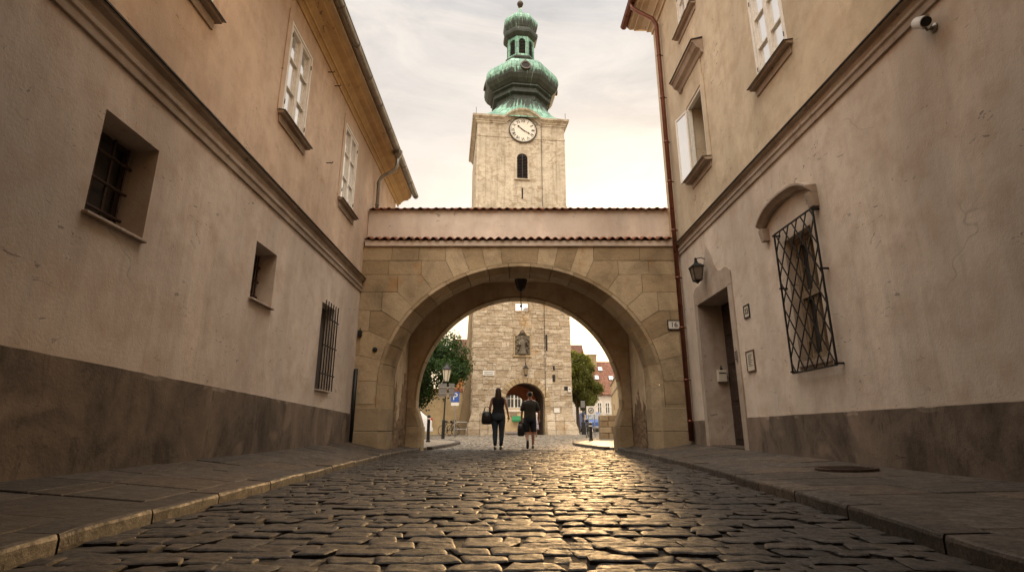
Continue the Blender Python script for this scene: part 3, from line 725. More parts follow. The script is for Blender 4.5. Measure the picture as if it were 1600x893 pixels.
# ================================================================== ARCHED PASSAGE across the street
AX,AY=.19,12.5
AW=empty('stone_archway',(AX,AY,0),0,'broad sandstone archway with tiled plaster parapet spanning the street between the two houses','archway')
XL,XR=-3.88,3.84
def arcpts(a,b,sp,n=48,z0=-.05):
    return [(-a,z0)]+[(-a*math.cos(math.pi*i/n),sp+b*math.sin(math.pi*i/n)) for i in range(n+1)]+[(a,z0)]
def pt_z(z,a,b,sp): return a*math.sqrt(max(0,1-((z-sp)/b)**2)) if z>sp else a
def arch_face(mb,x0,x1,z1,a,b,sp,y,t=.5,z0=-.05):
    P=arcpts(a,b,sp,48,z0)
    mb.quad((x0,y,z0),(-a,y,z0),(-a,y,z1),(x0,y,z1),t); mb.quad((a,y,z0),(x1,y,z0),(x1,y,z1),(a,y,z1),t)
    for p,q in zip(P,P[1:]):
        if abs(p[0]-q[0])>1e-6: mb.quad((p[0],y,p[1]),(q[0],y,q[1]),(q[0],y,z1),(p[0],y,z1),t)
def arch_band(mb,A,B,ya,yb,t=.5):
    for (p,q),(r_,s_) in zip(zip(A,A[1:]),zip(B,B[1:])): mb.quad((p[0],ya,p[1]),(q[0],ya,q[1]),(s_[0],yb,s_[1]),(r_[0],yb,r_[1]),t)
a1,b1,sp1=3.24,2.87,1.54
ZT=4.91
m=MB(); arch_face(m,XL,XR,4.96,a1+.002,b1+.002,sp1,.035); arch_face(m,XL,XR,4.96,2.80,2.86,1.32,2.3); arch_face(m,-3.06,3.06,4.62,2.80,2.86,1.32,2.72)
m.quad((XL,.035,4.96),(XR,.035,4.96),(XR,2.72,4.96),(XL,2.72,4.96),.5); arch_face(m,XL,XR,4.96,2.8,2.86,1.32,2.722)
m.build('wall_core',M['mortar'],AW)
# facing blocks (real joints): courses + pentagonal voussoirs
fb=MB(); blk=[]; G=.006
def ell(t,off=0):
    p=Vector((a1*math.cos(t),sp1+b1*math.sin(t))); nrm=Vector((math.cos(t)/a1,math.sin(t)/b1)).normalized(); return p+nrm*off,nrm
levels=[.0,.56,1.10,1.62,2.22,2.80,3.30,3.76,4.20,4.56,ZT]
rays=[]  # (level, t, P)
def solve(z,th):
    lo,hi=0,math.pi/2
    for _ in range(50):
        mid=(lo+hi)/2; p,_n=ell(mid,th)
        if p.y<z: lo=mid
        else: hi=mid
    return lo
th=.62
RAY=[]
for z in levels[4:10]:
    t=solve(z,th*(1 if z<4.1 else .92)); RAY.append((z,t))
tl=RAY[-1][1]; nk=4
for k in range(1,nk+1): RAY.append((ZT,tl+(math.pi/2-tl+.06)*k/(nk+.5)))
RAY=[r_ for r_ in RAY if r_[1]<math.pi/2-.01]
def outer(z,t):
    p0,nrm=ell(t); k=(z-p0.y)/nrm.y; return p0+nrm*k
def block(mb,poly,y0,y1,tint=None):
    c=sum((Vector(p) for p in poly),Vector((0,0)))/len(poly); q=[]
    n=len(poly)
    for i in range(n):      # inset polygon by G
        a,b,d=Vector(poly[i-1]),Vector(poly[i]),Vector(poly[(i+1)%n])
        e1=(b-a); e2=(d-b)
        if e1.length<1e-5 or e2.length<1e-5: continue
        e1.normalize(); e2.normalize(); bis=(Vector((-e1.y,e1.x))+Vector((-e2.y,e2.x)))
        if bis.length<1e-4: bis=Vector((-e1.y,e1.x))
        bis.normalize()
        if bis.dot(c-b)<0: bis=-bis
        q.append(b+bis*G)
    mb.prism([(p.x,y0,p.y) for p in q],(0,y1-y0,0),tint)
RB_=.085
def vouss(z0,t0,z1,t1,sg):
    nseg=5; inner=[ell(t0+(t1-t0)*i/nseg,RB_)[0] for i in range(nseg+1)]
    P0,P1=outer(z0,t0),outer(z1,t1)
    poly=[tuple(p) for p in inner]+[tuple(P1)]
    if z0!=z1: poly+= [(P0.x,P1.y)]
    poly+=[tuple(P0)]
    block(fb,[(sg*x,z) for x,z in poly],rng.uniform(-.006,.006),.05)
for sg in (-1,1):
    prev=None
    # horizontally bedded voussoirs lowest zone
    for (z0,t0),(z1,t1) in zip(RAY,RAY[1:]): vouss(z0,t0,z1,t1,sg)
    # jamb blocks up to first ray
    xe=XL if sg<0 else XR
    t0=RAY[0][1]; P0=outer(RAY[0][0],t0)
    for i in range(4):
        za,zb_=levels[i],levels[i+1]
        xa=a1+RB_*0+.0; 
        inner=[]
        for j in range(6):
            z=za+(zb_-za)*j/5
            if i==3 and j==5: p=ell(t0,RB_)[0]; inner.append((p.x,min(p.y,zb_+.2)))
            else: inner.append(((pt_z(z,a1,b1,sp1)+RB_),z))
        splits=[.55+rng.uniform(-.1,.1)] if i%2 else [.8+rng.uniform(-.1,.1)]
        xm=inner[0][0]+ (abs(xe)-inner[0][0])*1.0
        if i==3: poly=inner+[tuple(P0),(abs(xe),P0.y),(abs(xe),za)]
        else: poly=inner+[(abs(xe),zb_),(abs(xe),za)]
        block(fb,[(sg*x,z) for x,z in poly],rng.uniform(-.006,.006),.05)
    # courses
    for i in range(4,10):
        za,zb_=levels[i],levels[i+1]
        z0,t0=next(r_ for r_ in RAY if abs(r_[0]-za)<1e-6); xin=outer(za,t0).x
        x=abs(xe); cuts=[abs(xe)]
        while x-xin>1.15:
            x-=rng.uniform(.55,.95); cuts.append(x)
        cuts.append(xin)
        for p,q in zip(cuts,cuts[1:]): block(fb,[(sg*q,za),(sg*p,za),(sg*p,zb_),(sg*q,zb_)],rng.uniform(-.007,.007),.05)
tlast=RAY[-1][1]     # key stone
block(fb,[tuple(ell(tlast+(math.pi-2*tlast)*i/8,RB_)[0]) for i in range(9)]+[tuple(outer(ZT,math.pi-tlast)),tuple(outer(ZT,tlast))],-.004,.05)
fb.build('stone_facing',M['sand'],AW,bevel=.007,seg=2)
# archivolt ring + chamfer + near ring soffit, split in stones
m=MB(); tt=0
edges=[0]
nst=19
for k in range(nst):
    t0,t1=math.pi*k/nst+.0022,math.pi*(k+1)/nst-.0022; tint=rng.random(); n=4
    A=[ell(t0+(t1-t0)*i/n,RB_-.006)[0] for i in range(n+1)]; B=[ell(t0+(t1-t0)*i/n,0)[0] for i in range(n+1)]
    C=[Vector(((a1-.16)*math.cos(t0+(t1-t0)*i/n),sp1+(b1-.10)*math.sin(t0+(t1-t0)*i/n))) for i in range(n+1)]
    for i in range(n):
        for (P,Q,ya,yb) in ((A,A,.05,-.014),(A,B,-.014,-.014),(B,C,-.014,.22),(C,C,.22,.72)):
            m.quad((P[i].x,ya,P[i].y),(P[i+1].x,ya,P[i+1].y),(Q[i+1].x,yb,Q[i+1].y),(Q[i].x,yb,Q[i].y),tint)
for sg in (-1,1):
    for za,zb_ in ((.95,1.54),):
        tint=rng.random(); xs=[(a1+RB_-.006,.05),(a1+RB_-.006,-.014),(a1,-.014),(a1-.16,.22),(a1-.16,.72)]
        for (xa,ya),(xb,yb) in zip(xs,xs[1:]): m.quad((sg*xa,ya,za),(sg*xb,yb,za),(sg*xb,yb,zb_),(sg*xa,ya,zb_),tint)
m.build('arch_ring',M['sand'],AW,recalc=True)
# battered foot stones of the near piers
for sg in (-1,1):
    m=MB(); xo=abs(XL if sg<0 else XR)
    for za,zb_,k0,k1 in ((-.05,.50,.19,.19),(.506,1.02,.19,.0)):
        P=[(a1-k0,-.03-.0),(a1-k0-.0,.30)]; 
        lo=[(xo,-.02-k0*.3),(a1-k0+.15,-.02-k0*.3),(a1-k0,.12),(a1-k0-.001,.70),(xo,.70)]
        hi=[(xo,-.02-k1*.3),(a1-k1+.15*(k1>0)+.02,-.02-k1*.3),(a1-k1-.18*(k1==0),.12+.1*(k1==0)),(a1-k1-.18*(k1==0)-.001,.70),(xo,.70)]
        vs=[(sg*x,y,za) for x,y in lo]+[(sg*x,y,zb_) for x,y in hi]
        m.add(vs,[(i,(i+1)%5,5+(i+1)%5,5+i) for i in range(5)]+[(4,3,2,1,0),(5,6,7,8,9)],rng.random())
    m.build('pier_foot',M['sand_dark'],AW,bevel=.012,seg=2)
# passage inside
m=MB()
for sg in (-1,1): m.quad((sg*3.06,.70,-.05),(sg*3.06,2.3,-.05),(sg*3.06,2.3,4.62),(sg*3.06,.70,4.62),.5)
build_each(m,'passage_wall',M['plaster_inside'],AW)
m=MB(); m.quad((-3.06,.70,4.60),(3.06,.70,4.60),(3.06,2.3,4.60),(-3.06,2.3,4.60),.5); m.box(-3.05,3.05,2.22,2.295,4.48,4.595); m.build('passage_ceiling',M['plaster_inside'],AW)
a2_0,b2_0=2.80,2.86
m=MB()    # back of the near wall above the ring
arch_face(m,-3.06,3.06,4.60,a1-.16,b1-.10,sp1,.715); arch_face(m,-3.055,3.055,4.60,a2_0+.03,b2_0+.02,1.32,2.292); m.build('inner_wall_face',M['plaster_inside'],AW)
# far ring
m=MB(); a2,b2_,sp2=2.80,2.86,1.32; nst=17
for k in range(nst):
    t0,t1=math.pi*k/nst+.002,math.pi*(k+1)/nst-.002; tint=rng.random(); n=4
    E=lambda a,b,i: Vector((a*math.cos(t0+(t1-t0)*i/n),sp2+b*math.sin(t0+(t1-t0)*i/n)))
    for i in range(n):
        for (P,Q,ya,yb) in (((a2+.06,b2_+.05),(a2,b2_),2.285,2.285),((a2,b2_),(a2-.02,b2_-.02),2.285,2.45),((a2-.02,b2_-.02),(a2,b2_),2.45,2.74),((a2,b2_),(a2+.5,b2_+.4),2.74,2.74)):
            p,q,r_,s_=E(*P,i),E(*P,i+1),E(*Q,i+1),E(*Q,i)
            lim=lambda v:(max(-3.055,min(3.055,v.x)) if ya<2.7 else v.x)
            m.quad((lim(p),ya,p.y),(lim(q),ya,q.y),(lim(r_),yb,r_.y),(lim(s_),yb,s_.y),tint)
for sg in (-1,1):
    tint=rng.random()
    for za,zb_ in ((.55,1.32),):
        xs=[(a2+.06,2.285),(a2,2.285),(a2-.02,2.45),(a2,2.74),(a2+.5,2.74)]
        for (xa,ya),(xb,yb) in zip(xs,xs[1:]): m.quad((sg*xa,ya,za),(sg*xb,yb,za),(sg*xb,yb,zb_),(sg*xa,ya,zb_),tint)
m.build('arch_ring',M['sand'],AW)
for sg in (-1,1):
    m=MB()
    for za,zb_,k0,k1 in ((-.05,.62,.18,.18),(.626,1.12,.18,0.0)):
        lo=[(3.06,2.27),(a2-k0+.08,2.27),(a2-k0-.0,2.36),(a2-k0,2.78),(a2+.5,2.78)]; hi=[(3.06,2.27),(a2-k1+.08,2.27),(a2-k1-.02,2.36),(a2-k1-.02,2.78),(a2+.5,2.78)]
        vs=[(sg*x,y,za) for x,y in lo]+[(sg*x,y,zb_) for x,y in hi]
        m.add(vs,[(i,(i+1)%5,5+(i+1)%5,5+i) for i in range(5)]+[(4,3,2,1,0),(5,6,7,8,9)],rng.random())
    m.build('pier_foot',M['sand'],AW,bevel=.012,seg=2)
# patches where plaster fell off and rubble shows
for sg,top in ((-1,2.55),(1,2.2)):
    m=MB(); rr=random.Random(3+sg); nY,nZ=22,44
    grid={}
    for i in range(nY+1):
        for j in range(nZ+1):
            yy=.72+(2.26-.72)*i/nY; z=.0+top*j/nZ
            edge=min((z>.9)*9+2, 9)
            lim=top*(.52+.42*noise.noise((yy*1.9+sg*5,3.1,.2))+.22*noise.noise((yy*6,7,1.)))
            inside=z<lim+.1*noise.noise((yy*9,z*9,2))
            d=.018+.028*noise.noise((yy*7+9*sg,z*8,1))+.012*noise.noise((yy*21,z*21,4)) if inside else -.02
            grid[i,j]=(sg*(3.06-max(-.02,d)),yy,z)
    ks=list(grid); ix={k:n_ for n_,k in enumerate(ks)}
    m.add([grid[k] for k in ks],[(ix[i,j],ix[i+1,j],ix[i+1,j+1],ix[i,j+1]) for i in range(nY) for j in range(nZ)],rr.random())
    m.build('bare_masonry',M['rubble'],AW)
# ledge, tiles, parapet, coping
m=MB(); m.prism([(XL+.05,.03,4.915),(XL+.05,-.05,4.915),(XL+.05,-.06,4.935),(XL+.05,-.06,5.06),(XL+.05,-.02,5.08),(XL+.05,.2,5.08),(XL+.05,.2,4.915)],(XR-XL-.1,0,0)); m.build('ledge',M['plaster_parapet'],AW,bevel=.004)
def tile_row(mb, x0,x1, y0,y1, z0,z1, pitch=.2, amp=.03, th=.018, per=10):
    n=int((x1-x0)/pitch); pitch=(x1-x0)/n
    for k in range(n):
        xs=[x0+pitch*(k+i/per) for i in range(per+1)]; tint=rng.random(); jz=rng.uniform(-.006,.006); jy=rng.uniform(-.012,.012)
        w=lambda i: amp*math.cos(2*math.pi*i/per+math.pi) 
        vs=[]
        for yy,zz,dd in ((y0+jy,z0,0),(y1,z1,0)):
            for i,x in enumerate(xs): vs.append((x,yy,zz+w(i)+jz)); 
            for i,x in enumerate(xs): vs.append((x,yy,zz+w(i)+jz-th))
        q=per+1
        fs=[(i,i+1,2*q+i+1,2*q+i) for i in range(per)]+[(q+i,q+i+1,3*q+i+1,3*q+i) for i in range(per)]+[(i,i+1,q+i+1,q+i) for i in range(per)]+[(2*q+i,2*q+i+1,3*q+i+1,3*q+i) for i in range(per)]
        mb.add(vs,fs,tint)
m=MB(); tile_row(m,XL+.04,XR-.04,-.13,.26,5.105,5.25); m.build('ledge_tiles',M['tile'],AW)
m=MB(); m.box(XL+.02,XR-.02,.20,.62,5.0,5.985); m.build('parapet',M['plaster_parapet'],AW)
m=MB(); tile_row(m,XL+.04,XR-.02,.10,.42,5.995,6.09,.2,.022); tile_row(m,XL+.04,XR-.02,.74,.42,5.995,6.09,.2,.022)
x=XL+.04
while x<XR-.1:
    l=rng.uniform(.34,.4); l=min(l,XR-.02-x)
    m.tube([(x,.42,6.075+rng.uniform(-.006,.006)),(x+l-.01,.42,6.085)],[.05,.06],8); x+=l
m.build('coping_tiles',M['tile'],AW)
m=MB(); m.lathe([(.055,0),(.06,.012),(.04,.03),(.02,.034)],14); o=m.build('anchor_plate',M['iron'],AW); o.location=(-3.229-AX,-.012,2.355); o.rotation_euler=(R(90),0,0)
m=MB(); m.tube([(-3.62-AX,-.07,.25),(-3.62-AX,-.07,1.9)],.045,10); m.build('drain_pipe',M['iron'],AW,smooth=True)
bx=empty('junction_box',(-3.604,12.49,2.736),0,'small dark junction box fixed to the sandstone left of the arch','junction box')
m=MB(); m.box(-.05,.05,-.06,.002,-.07,.07); m.build('box_body',M['iron'],bx,bevel=.008); m=MB(); m.tube([(0,-.03,.07),(0,-.03,.13)],.012,8); m.build('cable_gland',M['iron'],bx)

# --- passage lantern hanging from the ceiling
pl=empty('hanging_lantern',(.24,13.9,4.6),0,'dark iron lantern hanging under the ceiling of the arched passage','lantern')
m=MB(); m.lathe([(.02,0.0),(.34,-.005),(.34,-.03),(.20,-.06),(.13,-.09),(.03,-.10)],6); m.build('ceiling_bracket',M['iron'],pl)
m=MB(); m.lathe([(.11,-.11),(.17,-.13),(.16,-.16),(.10,-.38),(.07,-.40)],6); m.build('lamp_body',M['glass_dark'],pl)
m=MB()
for k in range(6):
    a=math.pi*k/3; m.tube([(.165*math.cos(a),.165*math.sin(a),-.14),(.10*math.cos(a),.10*math.sin(a),-.39)],.010,5)
m.lathe([(.08,-.39),(.11,-.41),(.05,-.45),(.02,-.47)],6); m.build('lamp_frame',M['iron'],pl)
m=MB()
for k in range(5): m.lathe([(.004,-.48-.07*k),(.018,-.50-.07*k),(.018,-.52-.07*k),(.004,-.545-.07*k)],8)
m.lathe([(.004,-.83),(.03,-.85),(.035,-.88),(.004,-.91)],8); m.build('finial_chain',M['iron'],pl)

# ================================================================== things on the near walls
def on_left(s,z,out=0):  return LB.matrix_world @ Vector((out,s,z)) if False else Vector((-3.68,12.5,0))+Matrix.Rotation(R(.5),3,'Z')@Vector((out,s,z))
def on_right(s,z,out=0): return Vector((4.04,12.5,0))+Matrix.Rotation(R(1),3,'Z')@Vector((-out,s,z))
RZ=R(1)-R(90)     # local -y faces the street for things on the right wall; local x runs along the wall
wl=empty('wall_lantern',on_right(-1.86,3.80),RZ,'black four sided wall lantern on a bracket above the recessed door','lantern')
m=MB(); m.box(-.03,.03,-.012,0,-.02,.22); m.tube([(0,0,.18),(0,-.10,.22),(0,-.20,.20),(0,-.22,.12)],.012,8); m.build('bracket',M['iron'],wl)
m=MB(); m.lathe([(.03,.16),(.05,.10),(.17,.03),(.18,.0),(.155,0)],4,(0,-.22),R(45)); m.lathe([(.01,.22),(.03,.2),(.03,.165)],8,(0,-.22)); m.build('lamp_roof',M['iron'],wl)
m=MB(); m.lathe([(.148,.0),(.095,-.27)],4,(0,-.22),R(45)); m.build('lamp_glass',plain('smoked_glass',(.12,.095,.07),.25),wl)
m=MB()
for k in range(4):
    a=R(45)+math.pi*k/2; m.bar((.152*math.cos(a),-.22+.152*math.sin(a),0),(.098*math.cos(a),-.22+.098*math.sin(a),-.28),.016)
m.lathe([(.11,-.265),(.11,-.285),(.05,-.31),(.02,-.34)],4,(0,-.22),R(45)); m.build('lamp_frame',M['iron'],wl)

def plate(name,loc,rz,w,h,label,cat,mat='white_sign',frame=None,th=.012,txt=None,ts=.1,extra=None):
    e=empty(name,loc,rz,label,cat)
    m=MB(); m.box(-w/2,w/2,-th,-.002,-h/2,h/2); m.build('plate',M[mat],e,bevel=.003)
    if frame:
        k=.022; f=MB(); f.box(-w/2-k,w/2+k,-th-.008,-.001,h/2,h/2+k); f.box(-w/2-k,w/2+k,-th-.008,-.001,-h/2-k,-h/2); f.box(-w/2-k,-w/2,-th-.008,-.001,-h/2,h/2); f.box(w/2,w/2+k,-th-.008,-.001,-h/2,h/2); f.build('frame',M[frame],e,bevel=.003)
    if txt: text_obj('lettering',txt,ts,M['black_paint'],e,(0,-th-.002,0))
    return e
plate('house_number_sign',(3.86,12.485,2.945),0,.27,.19,'white house number plate reading 16 on the sandstone beside the brown downpipe','sign',frame='black_paint',txt='16',ts=.17)
plate('house_number_sign',on_right(-3.43,2.52),RZ,.17,.19,'small framed number plate reading 33 on the pink wall right of the door','sign',mat='paper',frame='black_paint',txt='33',ts=.13)
pq=plate('framed_notice',on_right(-3.37,1.665),RZ,.26,.32,'brown wooden notice frame with a pale sheet hung right of the recessed door','notice',mat='paper',frame='brown_wood',th=.016)
m=MB()
for k in range(7): m.box(-.08,.08-.03*(k%3),-.019,-.0165,.10-.03*k,.108-.03*k)
m.build('print_lines',M['black_paint'],pq)
ic=empty('intercom',on_right(-2.90,1.82,.031),RZ,'narrow intercom panel with buttons on the door surround edge','intercom')
m=MB(); m.box(-.035,.035,-.02,-.001,-.1,.1); m.build('panel',M['steel'],ic,bevel=.004); m=MB(); [m.box(-.02,.02,-.026,-.02,-.07+.04*k,-.05+.04*k) for k in range(4)]; m.build('button',M['black_paint'],ic)
mbx=empty('mailbox',Vector((4.04,12.5,0))+Matrix.Rotation(R(1),3,'Z')@Vector((.34,-1.2,1.62)),R(1),'small pale mailbox on the inner side of the door recess','mailbox')
m=MB(); m.box(-.09,.09,-.09,-.002,-.12,.12); m.build('box_body',M['paper'],mbx,bevel=.006); m=MB(); m.box(-.07,.07,-.095,-.09,.05,.07); m.build('slot',M['black_paint'],mbx); m=MB(); m.lathe([(.028,.12),(.028,.16),(.012,.18),(.012,.22)],8,(0,-.045)); m.build('bell_push',M['black_paint'],mbx)

sc_=empty('security_camera',on_right(-8.08,4.36),RZ,'white bullet security camera bracketed high on the right wall below the moulding','camera')
m=MB(); o=m.lathe([(.05,0),(.05,.012),(.02,.03)],14).build('wall_mount',M['zinc'],sc_); o.rotation_euler=(R(90),0,0)
m=MB(); m.tube([(0,-.02,0),(.0,-.07,-.02),(0.0,-.10,.03)],.014,8); m.lathe([(.02,.0),(.03,.015),(.02,.03)],10,(0,-.10)); m.build('arm',M['zinc'],sc_,smooth=True)
m=MB(); m.lathe([(.045,-.11),(.052,-.105),(.055,.08),(.045,.12)],18); bo=m.build('housing',M['camwhite'],sc_,smooth=True); bo.location=(.01,-.12,.06); bo.rotation_euler=(R(-18),R(-52),0)
m=MB(); m.lathe([(.046,-.118),(.042,-.112)],18); lo=m.build('lens_window',M['glass_dark'],bo)
m=MB(); m.prism([(-.062,-.02,-.13),(.0,-.07,-.13),(.062,-.02,-.13),(.062,-.02,-.13),(.0,-.064,-.13)],(0,0,.24)); 
m=MB()
for i in range(10):
    a0_,a1_=R(-200+22*i),R(-200+22*(i+1)); r0=.060
    m.quad((r0*math.cos(a0_),r0*math.sin(a0_),-.14),(r0*math.cos(a1_),r0*math.sin(a1_),-.14),(r0*math.cos(a1_),r0*math.sin(a1_),.10),(r0*math.cos(a0_),r0*math.sin(a0_),.10))
m.build('sun_shield',M['camwhite'],bo)

mh=empty('manhole_cover',(3.57,6.0,.130),0,'round cast iron manhole cover in the right pavement','manhole cover'); mh.rotation_euler=(0,R(-1.8),0)
m=MB(); m.lathe([(.30,-.02),(.30,.006),(.27,.008),(.265,.002),(.0001,.002)],32); m.build('cover',M['rust'],mh)
m=MB()
for i in range(-3,4): m.box(-.2,.2,.065*i-.012,.065*i+.012,.0025,.008)
m.build('tread_pattern',M['rust'],mh)

# ================================================================== GATE TOWER
TR=R(7); TC=Vector((.77,40,0)); W2=3.72
T=empty('gate_tower',TC,TR,'tall stone gate tower with clock and green copper onion dome behind the arch','tower')
TG=.14
def ring_box(mb,w,d0,d1,z0,z1,t=None): mb.box(-w,w,d0,d1,z0,z1,t)
ga,gb,gsp,gx=1.47,1.30,2.62,.20        # gate opening half width / rise / spring / centre
TD=7.44
m=MB()
P=[(p[0]+gx,p[1]) for p in arcpts(ga,gb,gsp,24,TG-.3)]
y=.03; z1=17.9
m.quad((-W2,y,TG-.3),(P[0][0],y,TG-.3),(P[0][0],y,z1),(-W2,y,z1),.5); m.quad((P[-1][0],y,TG-.3),(W2,y,TG-.3),(W2,y,z1),(P[-1][0],y,z1),.5)
for p,q in zip(P,P[1:]):
    if abs(p[0]-q[0])>1e-6: m.quad((p[0],y,p[1]),(q[0],y,q[1]),(q[0],y,z1),(p[0],y,z1),.5)
for p,q in zip(P,P[1:]): m.quad((p[0],y,p[1]),(q[0],y,q[1]),(q[0],.7,q[1]),(p[0],.7,p[1]),.3)
m.quad((W2,0.03,TG-.3),(W2,TD,TG-.3),(W2,TD,z1),(W2,.03,z1),.5); m.quad((-W2,0.03,TG-.3),(-W2,TD,TG-.3),(-W2,TD,z1),(-W2,.03,z1),.5)
ra,rb,rsp=1.08,1.05,2.45
P2=[(p[0]+gx,p[1]) for p in arcpts(ra,rb,rsp,24,TG-.3)]
for yy in (TD-.5,TD):
    m.quad((-W2,yy,TG-.3),(P2[0][0],yy,TG-.3),(P2[0][0],yy,z1),(-W2,yy,z1),.5); m.quad((P2[-1][0],yy,TG-.3),(W2,yy,TG-.3),(W2,yy,z1),(P2[-1][0],yy,z1),.5)
    for p,q in zip(P2,P2[1:]):
        if abs(p[0]-q[0])>1e-6: m.quad((p[0],yy,p[1]),(q[0],yy,q[1]),(q[0],yy,z1),(p[0],yy,z1),.5)
for p,q in zip(P2,P2[1:]): m.quad((p[0],TD-.5,p[1]),(q[0],TD-.5,q[1]),(q[0],TD,q[1]),(p[0],TD,p[1]),.3)
m.quad((-W2,0,z1),(W2,0,z1),(W2,TD,z1),(-W2,TD,z1),.5)
m.build('lower_shaft',M['tower_stone'],T)
m=MB(); IX,IY=-.12,4.4
P3=[(p[0]+IX,p[1]) for p in arcpts(.98,1.02,2.42,24,TG-.3)]
for p,q in zip(P3,P3[1:]):
    if abs(p[0]-q[0])>1e-6: m.quad((p[0],IY,p[1]),(q[0],IY,q[1]),(q[0],IY,4.8),(p[0],IY,4.8),.5)
    m.quad((p[0],IY,p[1]),(q[0],IY,q[1]),(q[0],IY+.4,q[1]),(p[0],IY+.4,p[1]),.5)
for a_,b_ in ((-1.56+gx,P3[0][0]),(P3[-1][0],1.56+gx)): m.quad((a_,IY,TG-.3),(b_,IY,TG-.3),(b_,IY,4.8),(a_,IY,4.8),.5)
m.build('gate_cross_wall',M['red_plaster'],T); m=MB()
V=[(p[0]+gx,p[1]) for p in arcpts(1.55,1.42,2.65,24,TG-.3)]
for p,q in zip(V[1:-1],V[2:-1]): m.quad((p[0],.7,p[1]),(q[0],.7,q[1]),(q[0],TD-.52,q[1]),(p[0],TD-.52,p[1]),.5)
m.build('gate_vault',M['vault_dark'],T)
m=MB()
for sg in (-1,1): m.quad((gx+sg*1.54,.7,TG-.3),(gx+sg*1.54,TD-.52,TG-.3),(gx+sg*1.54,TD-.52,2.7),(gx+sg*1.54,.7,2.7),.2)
build_each(m,'gate_side_wall',M['vault_dark'],T)
# coursed masonry facing, front and left flank, irregular blocks with real joints
fb=MB(); z=TG-.1; rr=random.Random(21)
while z<17.7:
    hgt=rr.uniform(.32,.55) if z<4.5 else rr.uniform(.20,.46)
    zt=min(z+hgt,17.7)
    def run(x0,x1):
        x=x0
        while x<x1-.02:
            w=rr.uniform(.35,1.0) if z<4.5 else rr.uniform(.18,.75)
            if x1-(x+w)<.25: w=x1-x
            e=[rr.uniform(-.045,.045) for _ in range(4)]
            fl=W2 and 0
            def stone_(xa,xb,za,zb):
                e=[rr.uniform(-.04,.04) for _ in range(4)]; g_=rr.uniform(.0,.012)
                block(fb,[(xa+g_+e[0]*.4,za+abs(e[1])*.4),((xa+xb)/2,za+g_+e[2]*.2),(xb-g_,za+abs(e[2])*.4),(xb-g_+e[3]*.4,zb-abs(e[3])*.35),((xa+xb)/2,zb-g_),(xa+g_,zb-abs(e[0])*.35)],rr.uniform(-.04,.022),.06,rr.random())
            if hgt>.26 and rr.random()<.34:
                k=rr.uniform(.35,.65); xm_=x+w*rr.uniform(.35,.65)
                stone_(x,x+w,z,z+hgt*k) if rr.random()<.5 else (stone_(x,xm_,z,z+hgt*k),stone_(xm_,x+w,z,z+hgt*k)); stone_(x,x+w,z+hgt*k,zt)
            else: stone_(x,x+w,z,zt)
            x+=w
    ro=ga+.28; zz=max(z,0)
    if zz<gsp: xh=ro
    else:
        k=(zz-gsp)/(gb+.28); xh=ro*math.sqrt(1-k*k) if k<1 else 0
    if xh>0: run(-W2,gx-xh); run(gx+xh,W2)
    else: run(-W2,W2)
    z=zt
fb.build('stone_facing',M['tower_stone'],T,bevel=.018)
fb=MB(); z=TG-.1
while z<17.7:
    zt=min(z+rr.uniform(.3,.5),17.7); x=.05
    while x<TD-.02:
        w=rr.uniform(.4,1.0); w=TD-x if TD-(x+w)<.25 else w; o=rr.uniform(0,.03); tt=rr.random()
        for sg in (-1,1): fb.box(sg*(W2+.03+o) if sg<0 else W2-.02, -W2+.02 if sg<0 else W2+.03+o, x+.006,x+w-.006,z+.006,zt-.006,tt)
        x+=w
    z=zt
fb.build('flank_facing',M['tower_stone'],T,bevel=.012)
# gate voussoirs
vb=MB(); nv=17
for k in range(nv):
    t0,t1=math.pi*k/nv+.008,math.pi*(k+1)/nv-.008; n=3
    def e_(a,b,t): return (gx+a*math.cos(t),-.05,gsp+b*math.sin(t))
    poly=[e_(ga,gb,t0+(t1-t0)*i/n) for i in range(n+1)]+[e_(ga+.42,gb+.42,t1-(t1-t0)*i/n) for i in range(n+1)]
    vb.prism(poly,(0,.14,0))
for sg in (-1,1):
    z=TG
    while z<gsp-.02:
        zt=min(z+.42,gsp); w=.42+.25*(int(z*10)%2); x0,x1=sorted((gx+sg*ga,gx+sg*(ga+w))); vb.box(x0,x1,-.045,.12,z+.006,zt-.006); z=zt
vb.build('gate_voussoirs',M['sand'],T,bevel=.014)
# battered feet
m=MB()
for x0,x1,dx0,dx1 in ((-W2,gx-ga-.1,.45,0),(gx+ga+.1,W2,0,.45)):
    zs_=[TG-.2,.55,1.15,1.75]; ks=[1,.9,.45,.0]
    for i in range(3):
        n=max(2,int((x1-x0)/.55))
        for j in range(n):
            a=x0-dx0*ks[i]*(j==0)+(x1-x0)*j/n*(1); b=x0+(x1-x0)*(j+1)/n+dx1*ks[i]*(j==n-1); a2_=x0-dx0*ks[i+1]*(j==0)+(x1-x0)*j/n; b2_2=x0+(x1-x0)*(j+1)/n+dx1*ks[i+1]*(j==n-1)
            f0,f1=-.30*ks[i]-.02,-.30*ks[i+1]-.02
            m.add([(a+.008,f0,zs_[i]+.008),(b-.008,f0,zs_[i]+.008),(b-.008,.1,zs_[i]+.008),(a+.008,.1,zs_[i]+.008),(a2_+.008,f1,zs_[i+1]),(b2_2-.008,f1,zs_[i+1]),(b2_2-.008,.1,zs_[i+1]),(a2_+.008,.1,zs_[i+1])],[(0,1,2,3),(4,5,6,7),(0,1,5,4),(1,2,6,5),(2,3,7,6),(3,0,4,7)])
build_each(m,'battered_foot',M['tower_stone'],T,bevel=.03)
